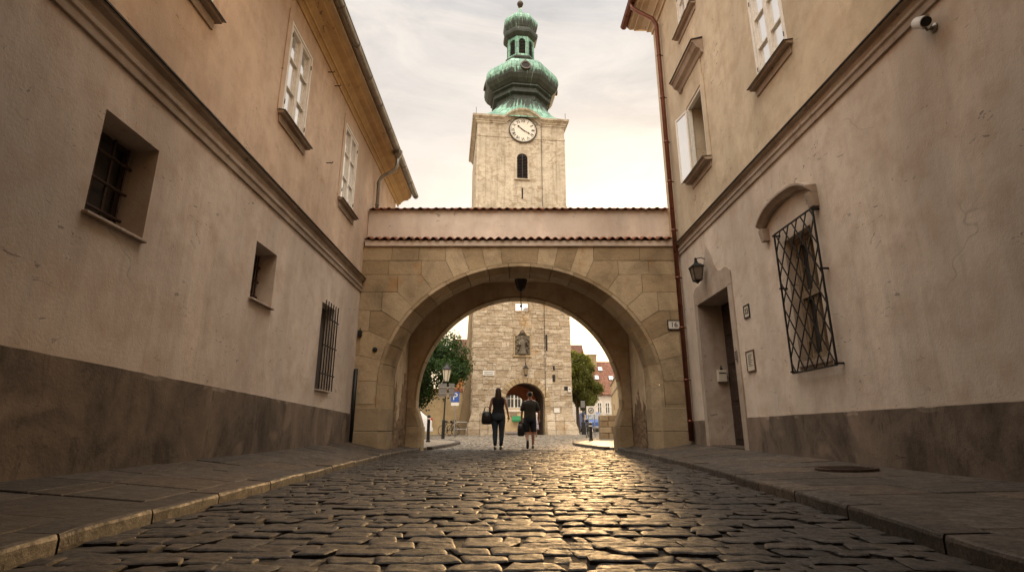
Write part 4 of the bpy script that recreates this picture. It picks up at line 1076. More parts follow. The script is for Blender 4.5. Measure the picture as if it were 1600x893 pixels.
# flank buttress seen in shade on the left
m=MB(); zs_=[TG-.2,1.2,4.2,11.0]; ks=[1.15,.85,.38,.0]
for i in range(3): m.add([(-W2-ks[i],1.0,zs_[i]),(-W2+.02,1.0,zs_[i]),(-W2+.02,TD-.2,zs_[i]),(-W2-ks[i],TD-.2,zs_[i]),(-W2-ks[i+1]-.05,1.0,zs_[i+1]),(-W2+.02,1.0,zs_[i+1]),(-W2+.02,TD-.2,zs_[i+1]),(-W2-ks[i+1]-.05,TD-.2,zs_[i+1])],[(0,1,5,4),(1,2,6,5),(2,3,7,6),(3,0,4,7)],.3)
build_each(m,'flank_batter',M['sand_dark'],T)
# openings, relief on the lower shaft
def tower_opening(x,z,w,h,name='slit_window',frame=True,pane='void'):
    m=MB(); m.box(x-w/2,x+w/2,-.035,.05,z-h/2,z+h/2); o=m.build(name,M[pane],T)
    if frame:
        f=MB(); k=.10; f.box(x-w/2-k,x-w/2,-.055,.05,z-h/2-k,z+h/2+k); f.box(x+w/2,x+w/2+k,-.055,.05,z-h/2-k,z+h/2+k); f.box(x-w/2,x+w/2,-.054,.05,z+h/2,z+h/2+k); f.box(x-w/2,x+w/2,-.054,.05,z-h/2-k,z-h/2); f.build('frame',M['sand_dark'],o,bevel=.01)
    return o
o=tower_opening(-.03,9.66,.95,.55,'small_window',True,'blind')
m=MB(); m.box(-.06,.0,-.06,.0,9.40,9.92); m.build('mullion',M['dark_wood'],o)
tower_opening(1.86,6.95,.13,1.25,frame=False); tower_opening(2.38,5.05,.16,.36,frame=False); tower_opening(2.38,4.30,.2,.5,frame=False); tower_opening(3.3,3.55,.28,.3,frame=False)
m=MB(); x0,x1,z0,z1=-.56,.56,5.98,7.55
m.box(x0-.1,x0,-.10,.05,z0,z1); m.box(x1,x1+.1,-.10,.05,z0,z1); m.box(x0-.14,x1+.14,-.12,.05,z0-.14,z0)
n=14; pts=[]
for i in range(n+1):
    t=i/n; xx=x0-.1+(x1-x0+.2)*t; zz=z1+.48*math.exp(-((t-.5)/.17)**2)
    pts.append((xx,zz))
for (xa,za),(xb,zb_) in zip(pts,pts[1:]): m.add([(xa,-.10,za-.12),(xb,-.10,zb_-.12),(xb,-.10,zb_),(xa,-.10,za),(xa,.05,za-.12),(xb,.05,zb_-.12),(xb,.05,zb_),(xa,.05,za)],[(0,1,2,3),(0,1,5,4),(3,2,6,7),(4,5,6,7)])
rf=m.build('relief_panel',M['sand'],T,bevel=.008)
m=MB(); m.box(x0,x1,-.045,.02,z0,z1+.02); m.prism([(xa,-.045,min(za-.12,z1+.4)) for xa,za in pts[2:-2]]+[(x1-.1,-.045,z1),(x0+.1,-.045,z1)],(0,.06,0)); m.build('niche_back',M['relief'],rf)
m=MB(); n=18; secs=[(6.02,.30),(6.12,.27),(6.35,.21),(6.65,.19),(6.85,.22),(7.02,.21),(7.12,.13),(7.17,.07),(7.22,.10),(7.32,.115),(7.42,.09),(7.47,.02)]; vs=[]
for z,r in secs:
    for k in range(n):
        a=2*math.pi*k/n; fold=1+.16*math.cos(6*a+z*3)*(z<7.0); vs.append((.03*math.sin((z-6)*4)+r*fold*math.cos(a),-.09-.17*(r/.22)*fold*(.5-.5*math.sin(a))*.9,z))
m.add(vs,[(i*n+k,i*n+(k+1)%n,(i+1)*n+(k+1)%n,(i+1)*n+k) for i in range(len(secs)-1) for k in range(n)]+[tuple(range(n-1,-1,-1)),tuple(range((len(secs)-1)*n,len(secs)*n))])
m.tube([(-.19,-.16,6.98),(-.27,-.24,6.75),(-.10,-.32,6.72)],[.07,.06,.045],8); m.tube([(.19,-.16,6.98),(.30,-.2,6.86),(.30,-.24,7.10)],[.07,.06,.045],8)
m.build('carved_figure',M['relief'],rf,smooth=True)
for sg in (-1,1):
    m=MB(); P=[]
    for i in range(60):
        t=i/59; P.append((sg*(.41+.10*math.sin(t*19)),-.09-.04*math.cos(t*23),6.06+1.35*t))
    m.tube(P,[.05+.025*math.sin(i*.9) for i in range(60)],7); m.build('scroll',M['relief'],rf,smooth=True)
m=MB(); m.lathe([(.0,7.52),(.10,7.56),(.16,7.66),(.10,7.80),(.03,7.86)],10,(0,-.09)); m.build('crown_ornament',M['relief'],rf,smooth=True)
m=MB(); m.tube([(1.72,-.07,2.9),(1.72,-.07,26.0)],.018,6); m.build('lightning_conductor',M['iron'],T)
# upper, plastered shaft
ZU=17.75
m=MB(); m.box(-W2-.1,W2+.1,-.12,TD+.1,17.7,18.05); m.box(-W2-.06,W2+.06,-.07,TD+.06,18.05,18.25); m.build('shaft_ledge',M['tower_plaster'],T,bevel=.03)
m=MB(); m.box(-W2+.02,W2-.02,.02,TD-.02,18.2,25.5); m.build('upper_shaft',M['tower_plaster'],T)
m=MB()
for x0,x1 in ((-W2+.0,-W2+.75),(W2-.75,W2)): m.box(x0,x1,-.05,.6,18.25,24.2); m.box(x0-.03,x1+.03,-.08,.6,24.2,24.42)
for x0,x1 in ((-1.95,-1.85),(1.6,1.7)): m.box(x0,x1,-.01,.1,18.3,24.2)
m.box(-W2+.75,W2-.75,-.015,.1,24.22,24.36); m.box(-W2+.05,W2-.05,-.02,.1,18.26,18.42)
m.box(-W2-.05,-W2+.6,.8,TD-.8,18.25,24.3)
build_each(m,'pilasters',M['tower_plaster'],T,bevel=.02)
# louvred window
wx=.08
m=MB(); pts=[(wx-.44,20.55)]+[(wx-.44*math.cos(math.pi*i/12),22.35+.44*math.sin(math.pi*i/12)) for i in range(13)]+[(wx+.44,20.55)]
m.prism([(x,-.0,z) for x,z in pts],(0,.1,0)); lw=m.build('louvre_window',M['void'],T)
m=MB(); z=20.65
while z<22.7:
    hw2=.40 if z<22.35 else math.sqrt(max(.001,.40**2-(z-22.35)**2)); m.prism([(wx-hw2,-.012,z),(wx-hw2,-.10,z-.03),(wx-hw2,-.10,z-.045),(wx-hw2,-.012,z-.015)],(2*hw2,0,0)); z+=.14
m.box(wx-.02,wx+.02,-.12,-.10,20.6,22.75)
m.build('louvre',M['dark_wood'],lw)
m=MB()
po=[(wx-.62*math.cos(math.pi*i/12),22.35+.62*math.sin(math.pi*i/12)) for i in range(13)]; pi_=[(wx-.44*math.cos(math.pi*i/12),22.35+.44*math.sin(math.pi*i/12)) for i in range(13)]
po=[(wx-.62,20.5)]+po+[(wx+.62,20.5)]; pi_=[(wx-.44,20.5)]+pi_+[(wx+.44,20.5)]
for a,b,c_,d in zip(po,po[1:],pi_[1:],pi_): m.prism([(a[0],.04,a[1]),(b[0],.04,b[1]),(c_[0],.04,c_[1]),(d[0],.04,d[1])],(0,-.10,0),.5)
m.box(wx-.68,wx+.68,-.12,.04,20.38,20.5); m.build('surround',M['tower_plaster'],lw,bevel=.01)
m=MB(); m.box(wx-.06,wx+.06,.0,.05,18.75,19.7); build_each(m,'slit_window',M['void'],T)
# main cornice, arching over the clock
cxk=.15
def cz(x):
    u=abs(x-cxk)/1.55
    return .82*math.cos(u*math.pi/2)**.8*(1 if u<1 else 0) if u<.999 else 0
prof=[(.0,-.55),(.05,-.55),(.06,-.42),(.14,-.36),(.16,-.26),(.30,-.14),(.36,-.12),(.38,0.0),(.40,.05),(.0,.10)]
ZC=26.05
m=MB(); xs=[-1]+[cxk-1.55+3.1*i/36 for i in range(37)]+[1]; n=len(prof)
vs=[]; 
for k,x in enumerate(xs):
    for (o,zz) in prof:
        X=(-W2-o) if k==0 else ((W2+o) if k==len(xs)-1 else x)
        vs.append((X,-o,ZC+zz+(0 if k in (0,len(xs)-1) else cz(x))))
fs=[(k*n+i,k*n+(i+1)%n,(k+1)*n+(i+1)%n,(k+1)*n+i) for k in range(len(xs)-1) for i in range(n)]
m.add(vs,fs,.5)
for sg in (-1,1):
    m.add([(sg*(W2+o),-o,ZC+z) for o,z in prof]+[(sg*(W2+o),TD+o,ZC+z) for o,z in prof],[(i,(i+1)%n,n+(i+1)%n,n+i) for i in range(n)],.5)
m.add([(-W2-o,TD+o,ZC+z) for o,z in prof]+[(W2+o,TD+o,ZC+z) for o,z in prof],[(i,(i+1)%n,n+(i+1)%n,n+i) for i in range(n)],.5)
m.quad((-W2,0,25.4),(W2,0,25.4),(W2,0,26.1),(-W2,0,26.1),.5)
pts=[(cxk-1.5+3.0*i/20) for i in range(21)]
for a,b in zip(pts,pts[1:]): m.quad((a,.0,25.5),(b,.0,25.5),(b,.0,ZC+cz(b)),(a,.0,ZC+cz(a)),.5)
m.build('cornice',M['tower_plaster'],T,bevel=.012)
# clock
ck_z=24.98; CRd=1.10
m=MB(); m.lathe([(CRd+.10,.02),(CRd+.10,.10),(CRd,.12),(CRd,.06)],48); ck=m.build('clock',M['bronze'],T); ck.location=(cxk,.0,ck_z); ck.rotation_euler=(R(90),0,0)
m=MB(); m.lathe([(CRd+.001,.0),(CRd+.001,.085),(.001,.09)],48); m.build('clock_face',plain('clock_enamel',(.66,.60,.50),.5,0,.08),ck)
for i,s in enumerate(('XII','I','II','III','IV','V','VI','VII','VIII','IX','X','XI')):
    a=math.pi/2-i*math.pi/6
    text_obj('numeral',s,.36,M['black_paint'],ck,(.83*math.cos(a),.83*math.sin(a),.097),(0,0,a-math.pi/2),.006,.85)
m=MB()
for i in range(60):
    a=math.pi*i/30; L=.05 if i%5 else .08; d=Vector((math.cos(a),math.sin(a),0)); m.bar(d*1.05+Vector((0,0,.095)),d*(1.05-L)+Vector((0,0,.095)),.018)
m.build('minute_marks',M['black_paint'],ck)
def hand(ang,L,w):
    m=MB(); d=Vector((math.cos(ang),math.sin(ang),0)); q=Vector((-d.y,d.x,0))
    m.prism([d*-.2+q*w*.5,d*-.2-q*w*.5,d*L*.7-q*w*.35,d*L*.78-q*w*1.3,d*L,d*L*.78+q*w*1.3,d*L*.7+q*w*.35],(0,0,.02)); o=m.build('clock_hand',M['black_paint'],ck); o.location=(0,0,.115)
hand(R(90-310),.62,.075); hand(R(90-120),.68,.06)
# copper roof: skirt, drum, onion, lantern, small onion, finial
DX,DY=.5,TD/2
def add_stain(o,fn):
    me=o.data; a=me.attributes.new('stain','FLOAT','POINT'); a.data.foreach_set('value',[fn(v.co) for v in me.vertices])
m=MB(); vs=[]; lv=[(26.12,1.0),(26.5,.80),(27.0,.60),(27.7,.38),(28.5,.18),(29.2,0)]; nn=32
for z,k in lv:
    for j in range(nn):
        a=2*math.pi*(j+.5)/nn; c_,s_=math.cos(a),math.sin(a)
        q=(W2+.32)/max(abs(c_),abs(s_)); sqx,sqy=q*c_,q*s_
        seg=math.pi/4; rr_=2.42*math.cos(math.pi/8)/math.cos(((a+seg/2)%seg)-seg/2); ox,oy=DX+rr_*c_,rr_*s_
        vs.append((sqx*k+ox*(1-k),DY+sqy*k+oy*(1-k),z))
fs=[];uv=[]
for i in range(len(lv)-1):
    for j in range(nn):
        fs.append((i*nn+j,i*nn+(j+1)%nn,(i+1)*nn+(j+1)%nn,(i+1)*nn+j)); u=j*.5; w=.5; uv.append([(u,lv[i][0]),(u+w,lv[i][0]),(u+w,lv[i+1][0]),(u,lv[i+1][0])])
m.add(vs,fs,.5,uv); o=m.build('roof_skirt',M['copper'],T); add_stain(o,lambda c: .62 if c.z>28.3 else (.40 if c.z>27.4 else .08))
O8=R(22.5); KO=1.04
def dome(name,prof,mat='copper',stain=None,n=8,us=2.0,smooth=False):
    m=MB(); m.lathe([(r*KO,z) for r,z in prof],n,(DX,DY),O8,uscale=us); o=m.build(name,M[mat],T,smooth=smooth)
    if mat=='copper': add_stain(o,stain or (lambda c:.1))
    return o
dome('drum',[(2.42,29.0),(2.40,29.45),(2.72,29.58),(2.74,29.80),(2.62,29.88),(2.62,30.08),(2.86,30.18),(2.86,30.32),(2.6,30.38)],stain=lambda c:.75)
P_=[(2.62,30.22),(2.92,30.40),(3.20,30.68),(3.40,31.04),(3.49,31.45),(3.47,31.85),(3.34,32.25),(3.08,32.64),(2.68,33.00),(2.20,33.32),(1.75,33.62),(1.45,33.95)]
dome('onion_dome',P_,stain=lambda c: .9 if c.z<30.9 else (.72 if c.z<31.3 else (.50 if c.z<31.7 else (.30 if c.z<32.1 else .06))))
dome('dome_lantern_sill',[(1.30,33.85),(1.45,33.97),(1.55,34.14),(1.55,34.28),(1.38,34.40),(1.30,34.42)],stain=lambda c:.8)
LR=1.30
# lantern with eight open arched windows
cp=MB(); lw_=MB()
for k in range(8):
    a=2*math.pi*(k+.5)/8+O8; d=Vector((math.cos(a),math.sin(a),0)); q=Vector((-d.y,d.x,0)); c0=Vector((DX,DY,0))+d*(LR*KO*math.cos(math.pi/8)); hw_=LR*KO*math.sin(math.pi/8); ow_=hw_*.58
    z0,z1=34.40,36.75; zb_,zt_=34.66,36.05
    arc=[(-ow_,zb_)]+[(-ow_*math.cos(math.pi*i/8),zt_+ow_*math.sin(math.pi*i/8)) for i in range(9)]+[(ow_,zb_)]
    f=lambda u,z,dd=0: tuple(c0+q*u+Vector((0,0,z))+d*dd)
    cp.quad(f(-hw_,z0),f(-ow_,z0),f(-ow_,z1),f(-hw_,z1),.5); cp.quad(f(ow_,z0),f(hw_,z0),f(hw_,z1),f(ow_,z1),.5); cp.quad(f(-ow_,z0),f(ow_,z0),f(ow_,zb_),f(-ow_,zb_),.5)
    for p,q2 in zip(arc,arc[1:]):
        if abs(p[0]-q2[0])>1e-6: cp.quad(f(p[0],p[1]),f(q2[0],q2[1]),f(q2[0],z1),f(p[0],z1),.5)
        cp.quad(f(*p),f(*q2),f(*q2,-.16),f(*p,-.16),.5)
    lw_.add([f(u,z,-.15) for u,z in arc],[tuple(range(len(arc)))])
    for zz in [zb_+.16*i for i in range(1,10)]: lw_.bar(f(-ow_*.9,zz,-.10),f(ow_*.9,zz,-.10),.05)
o=cp.build('dome_lantern',M['copper'],T); add_stain(o,lambda c:.3)
lw_.build('lantern_louvres',M['void'],o)
dome('lantern_cornice',[(1.3,36.60),(1.42,36.70),(1.62,36.92),(1.66,37.12),(1.66,37.36),(1.52,37.48),(1.42,37.56)],stain=lambda c:.8)
dome('small_onion',[(1.38,37.5),(1.50,37.72),(1.62,38.05),(1.69,38.42),(1.66,38.75),(1.50,39.05),(1.20,39.30),(.82,39.55),(.50,39.82),(.28,40.15),(.14,40.5),(.09,40.9)],stain=lambda c:.66 if c.z<38.2 else (.48 if c.z<38.5 else .1))
m=MB(); m.lathe([(.08,40.85),(.10,41.0),(.20,41.03),(.08,41.08),(.20,41.14),(.29,41.28),(.31,41.42),(.27,41.56),(.15,41.68),(.05,41.72),(.03,42.6),(.01,42.62)],16,(DX,DY)); m.build('finial',M['bronze'],T,smooth=True)
# round dormers on the onion
for k in range(4):
    a=-math.pi/2+k*math.pi/2; d=Vector((math.cos(a),math.sin(a),0)); m=MB()
    prof=[(.0001,.0),(.36,.0),(.36,.05),(.48,.05),(.50,.0),(.50,-.5)]
    m.lathe([(r,z) for r,z in prof],18); o=m.build('dormer',M['bronze'],T); o.location=Vector((DX,DY,31.75))+d*3.36; o.rotation_euler=Vector((d.x,d.y,.25)).to_track_quat('Z','Y').to_euler()
    m=MB(); m.lathe([(.0001,.005),(.35,.004)],18,caps=False); m.build('pane',M['void'],o)
    m=MB(); m.prism([(-.28,.42,-.3),(.28,.42,-.3),(.08,.58,-.3),(0,.78,-.3),(-.08,.58,-.3)],(0,0,.37)); m.build('gable',M['bronze'],o)
m=MB()
for x in (-W2-.1,W2+.1): m.tube([(x,-.1,26.1),(x,-.1,26.85)],.02,5); 
build_each(m,'roof_rod',M['iron'],T)

def on_tower(x,z,out=0): return TC+Matrix.Rotation(TR,3,'Z')@Vector((x,-out,z))
tl_=empty('wall_lantern',on_tower(.22,4.85,.05),TR,'small iron lantern on the tower wall just above the gate arch','lantern')
m=MB(); m.tube([(0,0,.45),(0,-.18,.52),(0,-.28,.42),(0,-.28,.30)],.02,6); m.tube([(0,-.02,.4),(0,-.02,1.1)],.012,6); m.build('bracket',M['iron'],tl_)
m=MB(); m.lathe([(.04,.36),(.10,.24),(.24,.14),(.24,.11)],6,(0,-.28)); m.lathe([(.15,-.36),(.06,-.44),(.02,-.5)],6,(0,-.28)); m.build('lamp_roof',M['iron'],tl_)
m=MB(); m.lathe([(.20,.11),(.13,-.36)],6,(0,-.28)); m.build('lamp_glass',plain('amber_glass',(.20,.15,.09),.3),tl_)
p_=plate('street_sign',on_tower(-2.52,4.62,.04),TR,.86,.36,'white street name plate on the tower wall left of the gate','sign')
m=MB()
for zz,ll in ((.06,.34),(-.07,.30)):
    x=-ll
    while x<ll: w=rng.uniform(.03,.06); m.box(x,x+w,-.016,-.013,zz-.035,zz+.035); x+=w+.02
m.build('print_lines',M['grey_sheet'],p_)
p_=plate('notice_plate',on_tower(2.55,1.95,.05),TR,.42,.34,'pale notice plate on the tower wall right of the gate','notice')
p_=plate('alarm_box',on_tower(3.52,3.45,.05),TR,.22,.34,'small white box on the right edge of the tower','alarm box',th=.14)
m=MB(); m.lathe([(.05,0),(.05,.03),(.03,.05)],10); o=m.build('sounder',M['grey_sheet'],p_); o.location=(0,-.14,.05); o.rotation_euler=(R(90),0,0)

# ================================================================== HOUSES AND WALLS BEYOND
def simple_house(name,loc,rz,w,d,hw,hr,label,wall,roofm,wins=(),cat='house',chim=(),ridge='x',arch=None,skylights=()):
    e=empty(name,loc,rz,label,cat)
    m=MB()
    if ridge=='x':
        m.box(0,w,0,d,-1,hw); 
        for x in (0,w): m.add([(x,0,hw),(x,d,hw),(x,d/2,hr-.05)],[(0,1,2)],.5)
    else:
        m.box(0,w,0,d,-1,hw)
        for y in (0,d): m.add([(0,y,hw),(w,y,hw),(w/2,y,hr-.05)],[(0,1,2)],.5)
    m.build('wall',M[wall],e)
    r=MB(); o=.25
    if ridge=='x':
        k=(hr-hw)/(d/2)
        for sg in (0,1):
            ye=-o if sg==0 else d+o
            r.prism([(-o,ye,hw-o*k),(w+o,ye,hw-o*k),(w+o,d/2,hr),(-o,d/2,hr)],(0,0,.12))
    else:
        k=(hr-hw)/(w/2)
        for sg in (0,1):
            xe=-o if sg==0 else w+o
            r.prism([(xe,-o*.4,hw-o*k),(xe,d+o,hw-o*k),(w/2,d+o,hr),(w/2,-o*.4,hr)],(0,0,.12))
    ro=r.build('roof',M[roofm],e)
    for (x,y,s,z0,z1) in chim:
        c=MB(); c.box(x-s,x+s,y-s,y+s,z0,z1); c.box(x-s-.06,x+s+.06,y-s-.06,y+s+.06,z1,z1+.12); c.build('chimney',M['sand_dark'],ro)
    for (x,t) in skylights:
        y=d/2*t; z=hw+(hr-hw)*t; k=(hr-hw)/(d/2); n=Vector((0,-k,1)).normalized()
        c=MB(); u=Vector((0,1,k)).normalized()
        c_=Vector((x,y,z+.14)); ex=Vector((.28,0,0)); c.prism([c_-ex-u*.4,c_+ex-u*.4,c_+ex+u*.4,c_-ex+u*.4],n*.1); so=c.build('skylight',M['grey_sheet'],ro)
        c=MB(); c.prism([c_-ex*.8-u*.32+n*.1,c_+ex*.8-u*.32+n*.1,c_+ex*.8+u*.32+n*.1,c_-ex*.8+u*.32+n*.1],n*.02); c.build('pane',M['blind'],so)
    for (x,z,ww,hh) in wins:
        f=MB(); k=.09; f.box(x-ww/2-k,x-ww/2,-.05,.05,z-k,z+hh+k); f.box(x+ww/2,x+ww/2+k,-.05,.05,z-k,z+hh+k); f.box(x-ww/2,x+ww/2,-.05,.05,z+hh,z+hh+k); f.box(x-ww/2,x+ww/2,-.09,.05,z-k,z); f.box(x-.03,x+.03,-.035,.03,z,z+hh); f.box(x-ww/2,x-.03,-.034,.03,z+hh*.62,z+hh*.62+.05); f.box(x+.03,x+ww/2,-.034,.03,z+hh*.62,z+hh*.62+.05)
        fo=f.build('window',M['white_wood'],e); p=MB(); p.box(x-ww/2,x+ww/2,-.02,.0,z,z+hh); p.build('pane',M['glass_dark'],fo)
    if arch:
        x,a,sp,b=arch; A=MB(); A.prism([(x-a,-.02,-.3)]+[(x-a*math.cos(math.pi*i/12),-.02,sp+b*math.sin(math.pi*i/12)) for i in range(13)]+[(x+a,-.02,-.3)],(0,.06,0)); A.build('archway',M['void'],e)
    return e
Y=64; A_=at(900,672,Y); 
hh=simple_house('corner_house',(atx(893,Y),Y,gz(Y)),0,atx(975,Y)-atx(893,Y)+4,9,at(0,614,Y).z-gz(Y),at(0,566,Y+4.5).z-gz(Y),'white house with steep red tiled roof, skylights and an arched doorway right of the tower','white_far','tile_far',
  wins=[(atx(950.5,Y)-atx(893,Y),at(0,645,Y).z-gz(Y),.42,1.15),(atx(938,Y)-atx(893,Y),at(0,645,Y).z-gz(Y),.42,1.15),(atx(925,Y)-atx(893,Y),at(0,645,Y).z-gz(Y),.42,1.15)],chim=[(atx(929,Y+4)-atx(893,Y),4.2,.55,at(0,580,Y+4.5).z,at(0,561,Y+4.5).z)],skylights=[(atx(944,Y+2)-atx(893,Y),.72),(atx(958,Y+2)-atx(893,Y),.42),(atx(935,Y+2)-atx(893,Y),.44)],arch=(atx(941,Y)-atx(893,Y),1.0,.8,.9))
simple_house('roof_house',(atx(880,74),74,gz(74)),0,atx(917,74)-atx(880,74),8,at(0,575,74).z,at(0,545,78).z,'tall orange roofed house rising behind the right tree','cream_far','tile_far')
p0,p1=Vector((atx(957,33),33,gz(33))),Vector((4.25,20.0,.05)); dv=(p1-p0); LL=math.hypot(dv.x,dv.y)
gh=empty('boundary_wall',p0,math.atan2(dv.y,dv.x),'tall cream plastered wall running along the right edge of the square','wall')
m=MB(); m.box(-.02,LL,.0,.6,-.3,2.95); m.build('wall_body',M['cream_far'],gh); m=MB(); m.box(-.06,LL,-.05,.65,2.95,3.05); m.build('wall_coping',M['moulding'],gh,bevel=.02)
m=MB(); m.box(-.04,LL,-.03,.02,2.35,2.43); m.build('band',M['moulding'],gh)
m=MB(); m.box(3.2,3.5,-.03,.02,1.45,1.75); m.build('meter_box',M['old_wood'],gh); m=MB(); m.tube([(5.4,-.05,.1),(5.4,-.05,1.1)],.035,8); m.build('drain_pipe',M['zinc'],gh)
# block wall in front of it
bw=empty('block_wall',(atx(937.5,27),27,gz(27)),0,'low wall of rough stone blocks before the tall cream wall','wall')
m=MB(); rr=random.Random(4)
for j in range(4):
    x=0
    while x<1.55:
        w=rr.uniform(.35,.65); w=1.6-x if 1.6-(x+w)<.2 else w; m.box(x+.012,x+w-.012,rr.uniform(-.03,.02),.5,.29*j-.02*(j==0)+.008,.29*(j+1)-.008); x+=w
m.build('blocks',M['sand_dark'],bw,bevel=.03,seg=2)
m=MB(); m.box(0,1.6,.05,.45,0,1.1); m.build('core',M['mortar'],bw)
# left: beige garden wall and orange house
Y=41; x1=atx(722,Y)
ww_=empty('garden_wall',(x1,Y,gz(Y)),R(3),'tall beige plastered wall between the white car and the tower','wall')
m=MB(); m.box(-14,0,0,.4,-.5,3.15); m.build('wall_body',M['beige_wall'],ww_); m=MB(); m.prism([(-14,-.08,3.15),(-14,.48,3.15),(-14,.2,3.38)],(14,0,0)); m.build('wall_coping',M['tile'],ww_)
Y=50; simple_house('orange_house',(atx(704,Y),Y,gz(Y)),R(2),atx(722,Y)-atx(704,Y)+2.2,8,at(0,562,Y).z,at(0,536,Y+4).z,'orange plastered house behind the beige wall and dark tree','orange_far','tile_far',wins=[])
# house across the far street, seen through the tower gate
Y=68; xx=atx(770,Y); fh=simple_house('shop_house',(xx,Y,gz(Y)),R(0),7.5,8,at(0,560,Y).z,at(0,530,Y).z,'cream shop house with white windows seen through the tower gate','cream_far','tile_far',wins=[(atx(x,Y)-xx,at(0,636,Y).z-gz(Y),.85,1.7) for x in (786,798,809,820)])
m=MB(); m.box(atx(790,Y)-xx,atx(815,Y)-xx,-.12,.0,at(0,643,Y).z-gz(Y),at(0,639,Y).z-gz(Y)); m.build('ledge',M['white_far'],fh)
m=MB(); a,b=atx(797,Y)-xx,atx(808,Y)-xx; m.box(a,b,-.10,.0,at(0,650,Y).z-gz(Y),at(0,644,Y).z-gz(Y)); m.build('shop_board',M['old_wood'],fh)
m=MB(); a,b=atx(800,Y)-xx,atx(815,Y)-xx; z0=at(0,656,Y).z-gz(Y); z1=at(0,649,Y).z-gz(Y); m.prism([(a,0,z1),(a,-1.1,z0),(a,-1.1,z0-.2),(a,0,z0)],(b-a,0,0)); m.build('awning',M['green_cloth'],fh)
m=MB(); m.box(atx(812,Y)-xx,atx(819,Y)-xx,-.02,.05,-.2,1.6); m.build('shop_door',M['dark_wood'],fh)
# boundary houses further out, so that the square is enclosed
simple_house('terrace_house',(-30,46,gz(46)),R(8),17,9,6.2,10.2,'pale terrace house further along the left side of the square','white_far','tile_far',wins=[(2+2.6*i,3.4,.9,1.4) for i in range(6)])

bh=empty('added_shade_house',(.3,2.7,0),0,'unseen house added over the street above the viewpoint to shade the foreground','house')  # added out of view to keep sky light off the near walls and road
m=MB(); m.box(-3.92,3.90,-7.5,0,4.95,9.2); m.build('wall',M['cream_far'],bh)
m=MB(); m.box(-3.88,-2,-7.3,-6.9,-.05,4.81); m.box(2,3.86,-7.3,-6.9,-.05,4.81); m.box(-2,2,-7.3,-6.9,3.6,4.81); m.build('rear_wall',M['beige_wall'],bh)  # added closing wall and gate block light from behind the camera
for x in (-2,.02):
    m=MB(); m.box(x+.01,x+1.97,-7.15,-7.05,.05,3.59); g_=m.build('gate_leaf',M['dark_wood'],bh)
    for zz in (.6,2.9): m=MB(); m.box(x+.05,x+1.9,-7.05,-7.0,zz,zz+.16); m.build('rail',M['old_wood'],g_)
m=MB(); m.box(-3.9,3.88,-7.6,.08,4.82,4.945); m.build('vault_slab',M['moulding'],bh)
m=MB(); m.prism([(-3.92,.3,9.2),(3.9,.3,9.2),(3.9,-3.75,11.8),(-3.92,-3.75,11.8)],(0,0,.15)); m.prism([(-3.92,-7.8,9.2),(3.9,-7.8,9.2),(3.9,-3.75,11.8),(-3.92,-3.75,11.8)],(0,0,.15)); m.build('roof',M['tile'],bh)
for x in (-1.9,1.2):
    f=MB(); f.box(x,x+.06,-.03,.04,6,7.6); f.box(x+.84,x+.9,-.03,.04,6,7.6); f.box(x+.06,x+.84,-.029,.038,7.54,7.6); f.box(x+.06,x+.84,-.029,.038,6,6.06); f.box(x+.43,x+.47,-.028,.03,6.06,7.54); fo=f.build('window',M['white_wood'],bh); f=MB(); f.box(x+.06,x+.84,-.02,.01,6.06,7.54); f.build('pane',M['glass_dark'],fo)
# ================================================================== TREES
def tree(name,loc,h,cr,czc,rz,nleaf,mat,label,seed,leaf=.2):
    rr=random.Random(seed); e=empty(name,loc,0,label,'tree')
    t=MB(); t.tube([(0,0,-.2),(.03,0,.8),(.0,.05,czc*.55),(.05,.03,czc)],[.20,.16,.13,.09],9)
    limbs=[]
    for k in range(9):
        a=rr.uniform(0,6.28); z0=czc*rr.uniform(.5,.95); r=cr*rr.uniform(.5,.85); p1=Vector((r*.45*math.cos(a),r*.45*math.sin(a),z0+rz*.3)); p2=Vector((r*math.cos(a),r*math.sin(a),czc+rz*rr.uniform(-.3,.7)))
        t.tube([(0,.03,z0),p1,p2],[.07,.05,.02],6); limbs.append(p2)
    t.build('trunk',M['bark'],e,smooth=True)
    l=MB(); cl=[]
    for k in range(46):
        while True:
            p=Vector((rr.uniform(-1,1),rr.uniform(-1,1),rr.uniform(-1,1)))
            if .35<p.length<1: break
        p=Vector((p.x*cr*.86,p.y*cr*.86,czc+p.z*rz*.86)); cl.append((p,rr.uniform(.35,.62)*cr*.42,rr.random()))
    for p in limbs: cl.append((p,cr*.22,rr.random()))
    vs=[];fs=[];ts=[]
    for i in range(nleaf):
        p,r,tn=cl[rr.randrange(len(cl))]
        d=Vector((rr.gauss(0,1),rr.gauss(0,1),rr.gauss(0,.8))).normalized()*r*(rr.uniform(.5,1.1) if rr.random()<.85 else rr.uniform(1.1,1.55))
        c=p+d; n=(d.normalized()+Vector((rr.uniform(-1,1),rr.uniform(-1,1),rr.uniform(-.6,1)))).normalized()
        u=n.orthogonal().normalized(); v=n.cross(u); th_=rr.uniform(0,6.28); u,v=u*math.cos(th_)+v*math.sin(th_),v*math.cos(th_)-u*math.sin(th_)
        s=leaf*rr.uniform(.6,1.25)
        l.add([c-u*s*.5,c-v*s*.32+u*s*.05,c+u*s*.55,c+v*s*.32+u*s*.05],[(0,1,2,3)],min(1,max(0,tn*.6+rr.uniform(0,.45))))
    l.build('crown',M[mat],e,recalc=False)
    return e
tree('linden_tree',(atx(651,36),36,gz(36)),6,3.45,4.5,2.65,36000,'leaf_dark','dense dark green tree behind the lamp post left of the tower',5,.17)
tree('linden_tree',(atx(903,50),50,gz(50)),8,2.35,4.6,3.1,30000,'leaf_gold','sunlit yellow green tree standing right of the tower',9,.20)

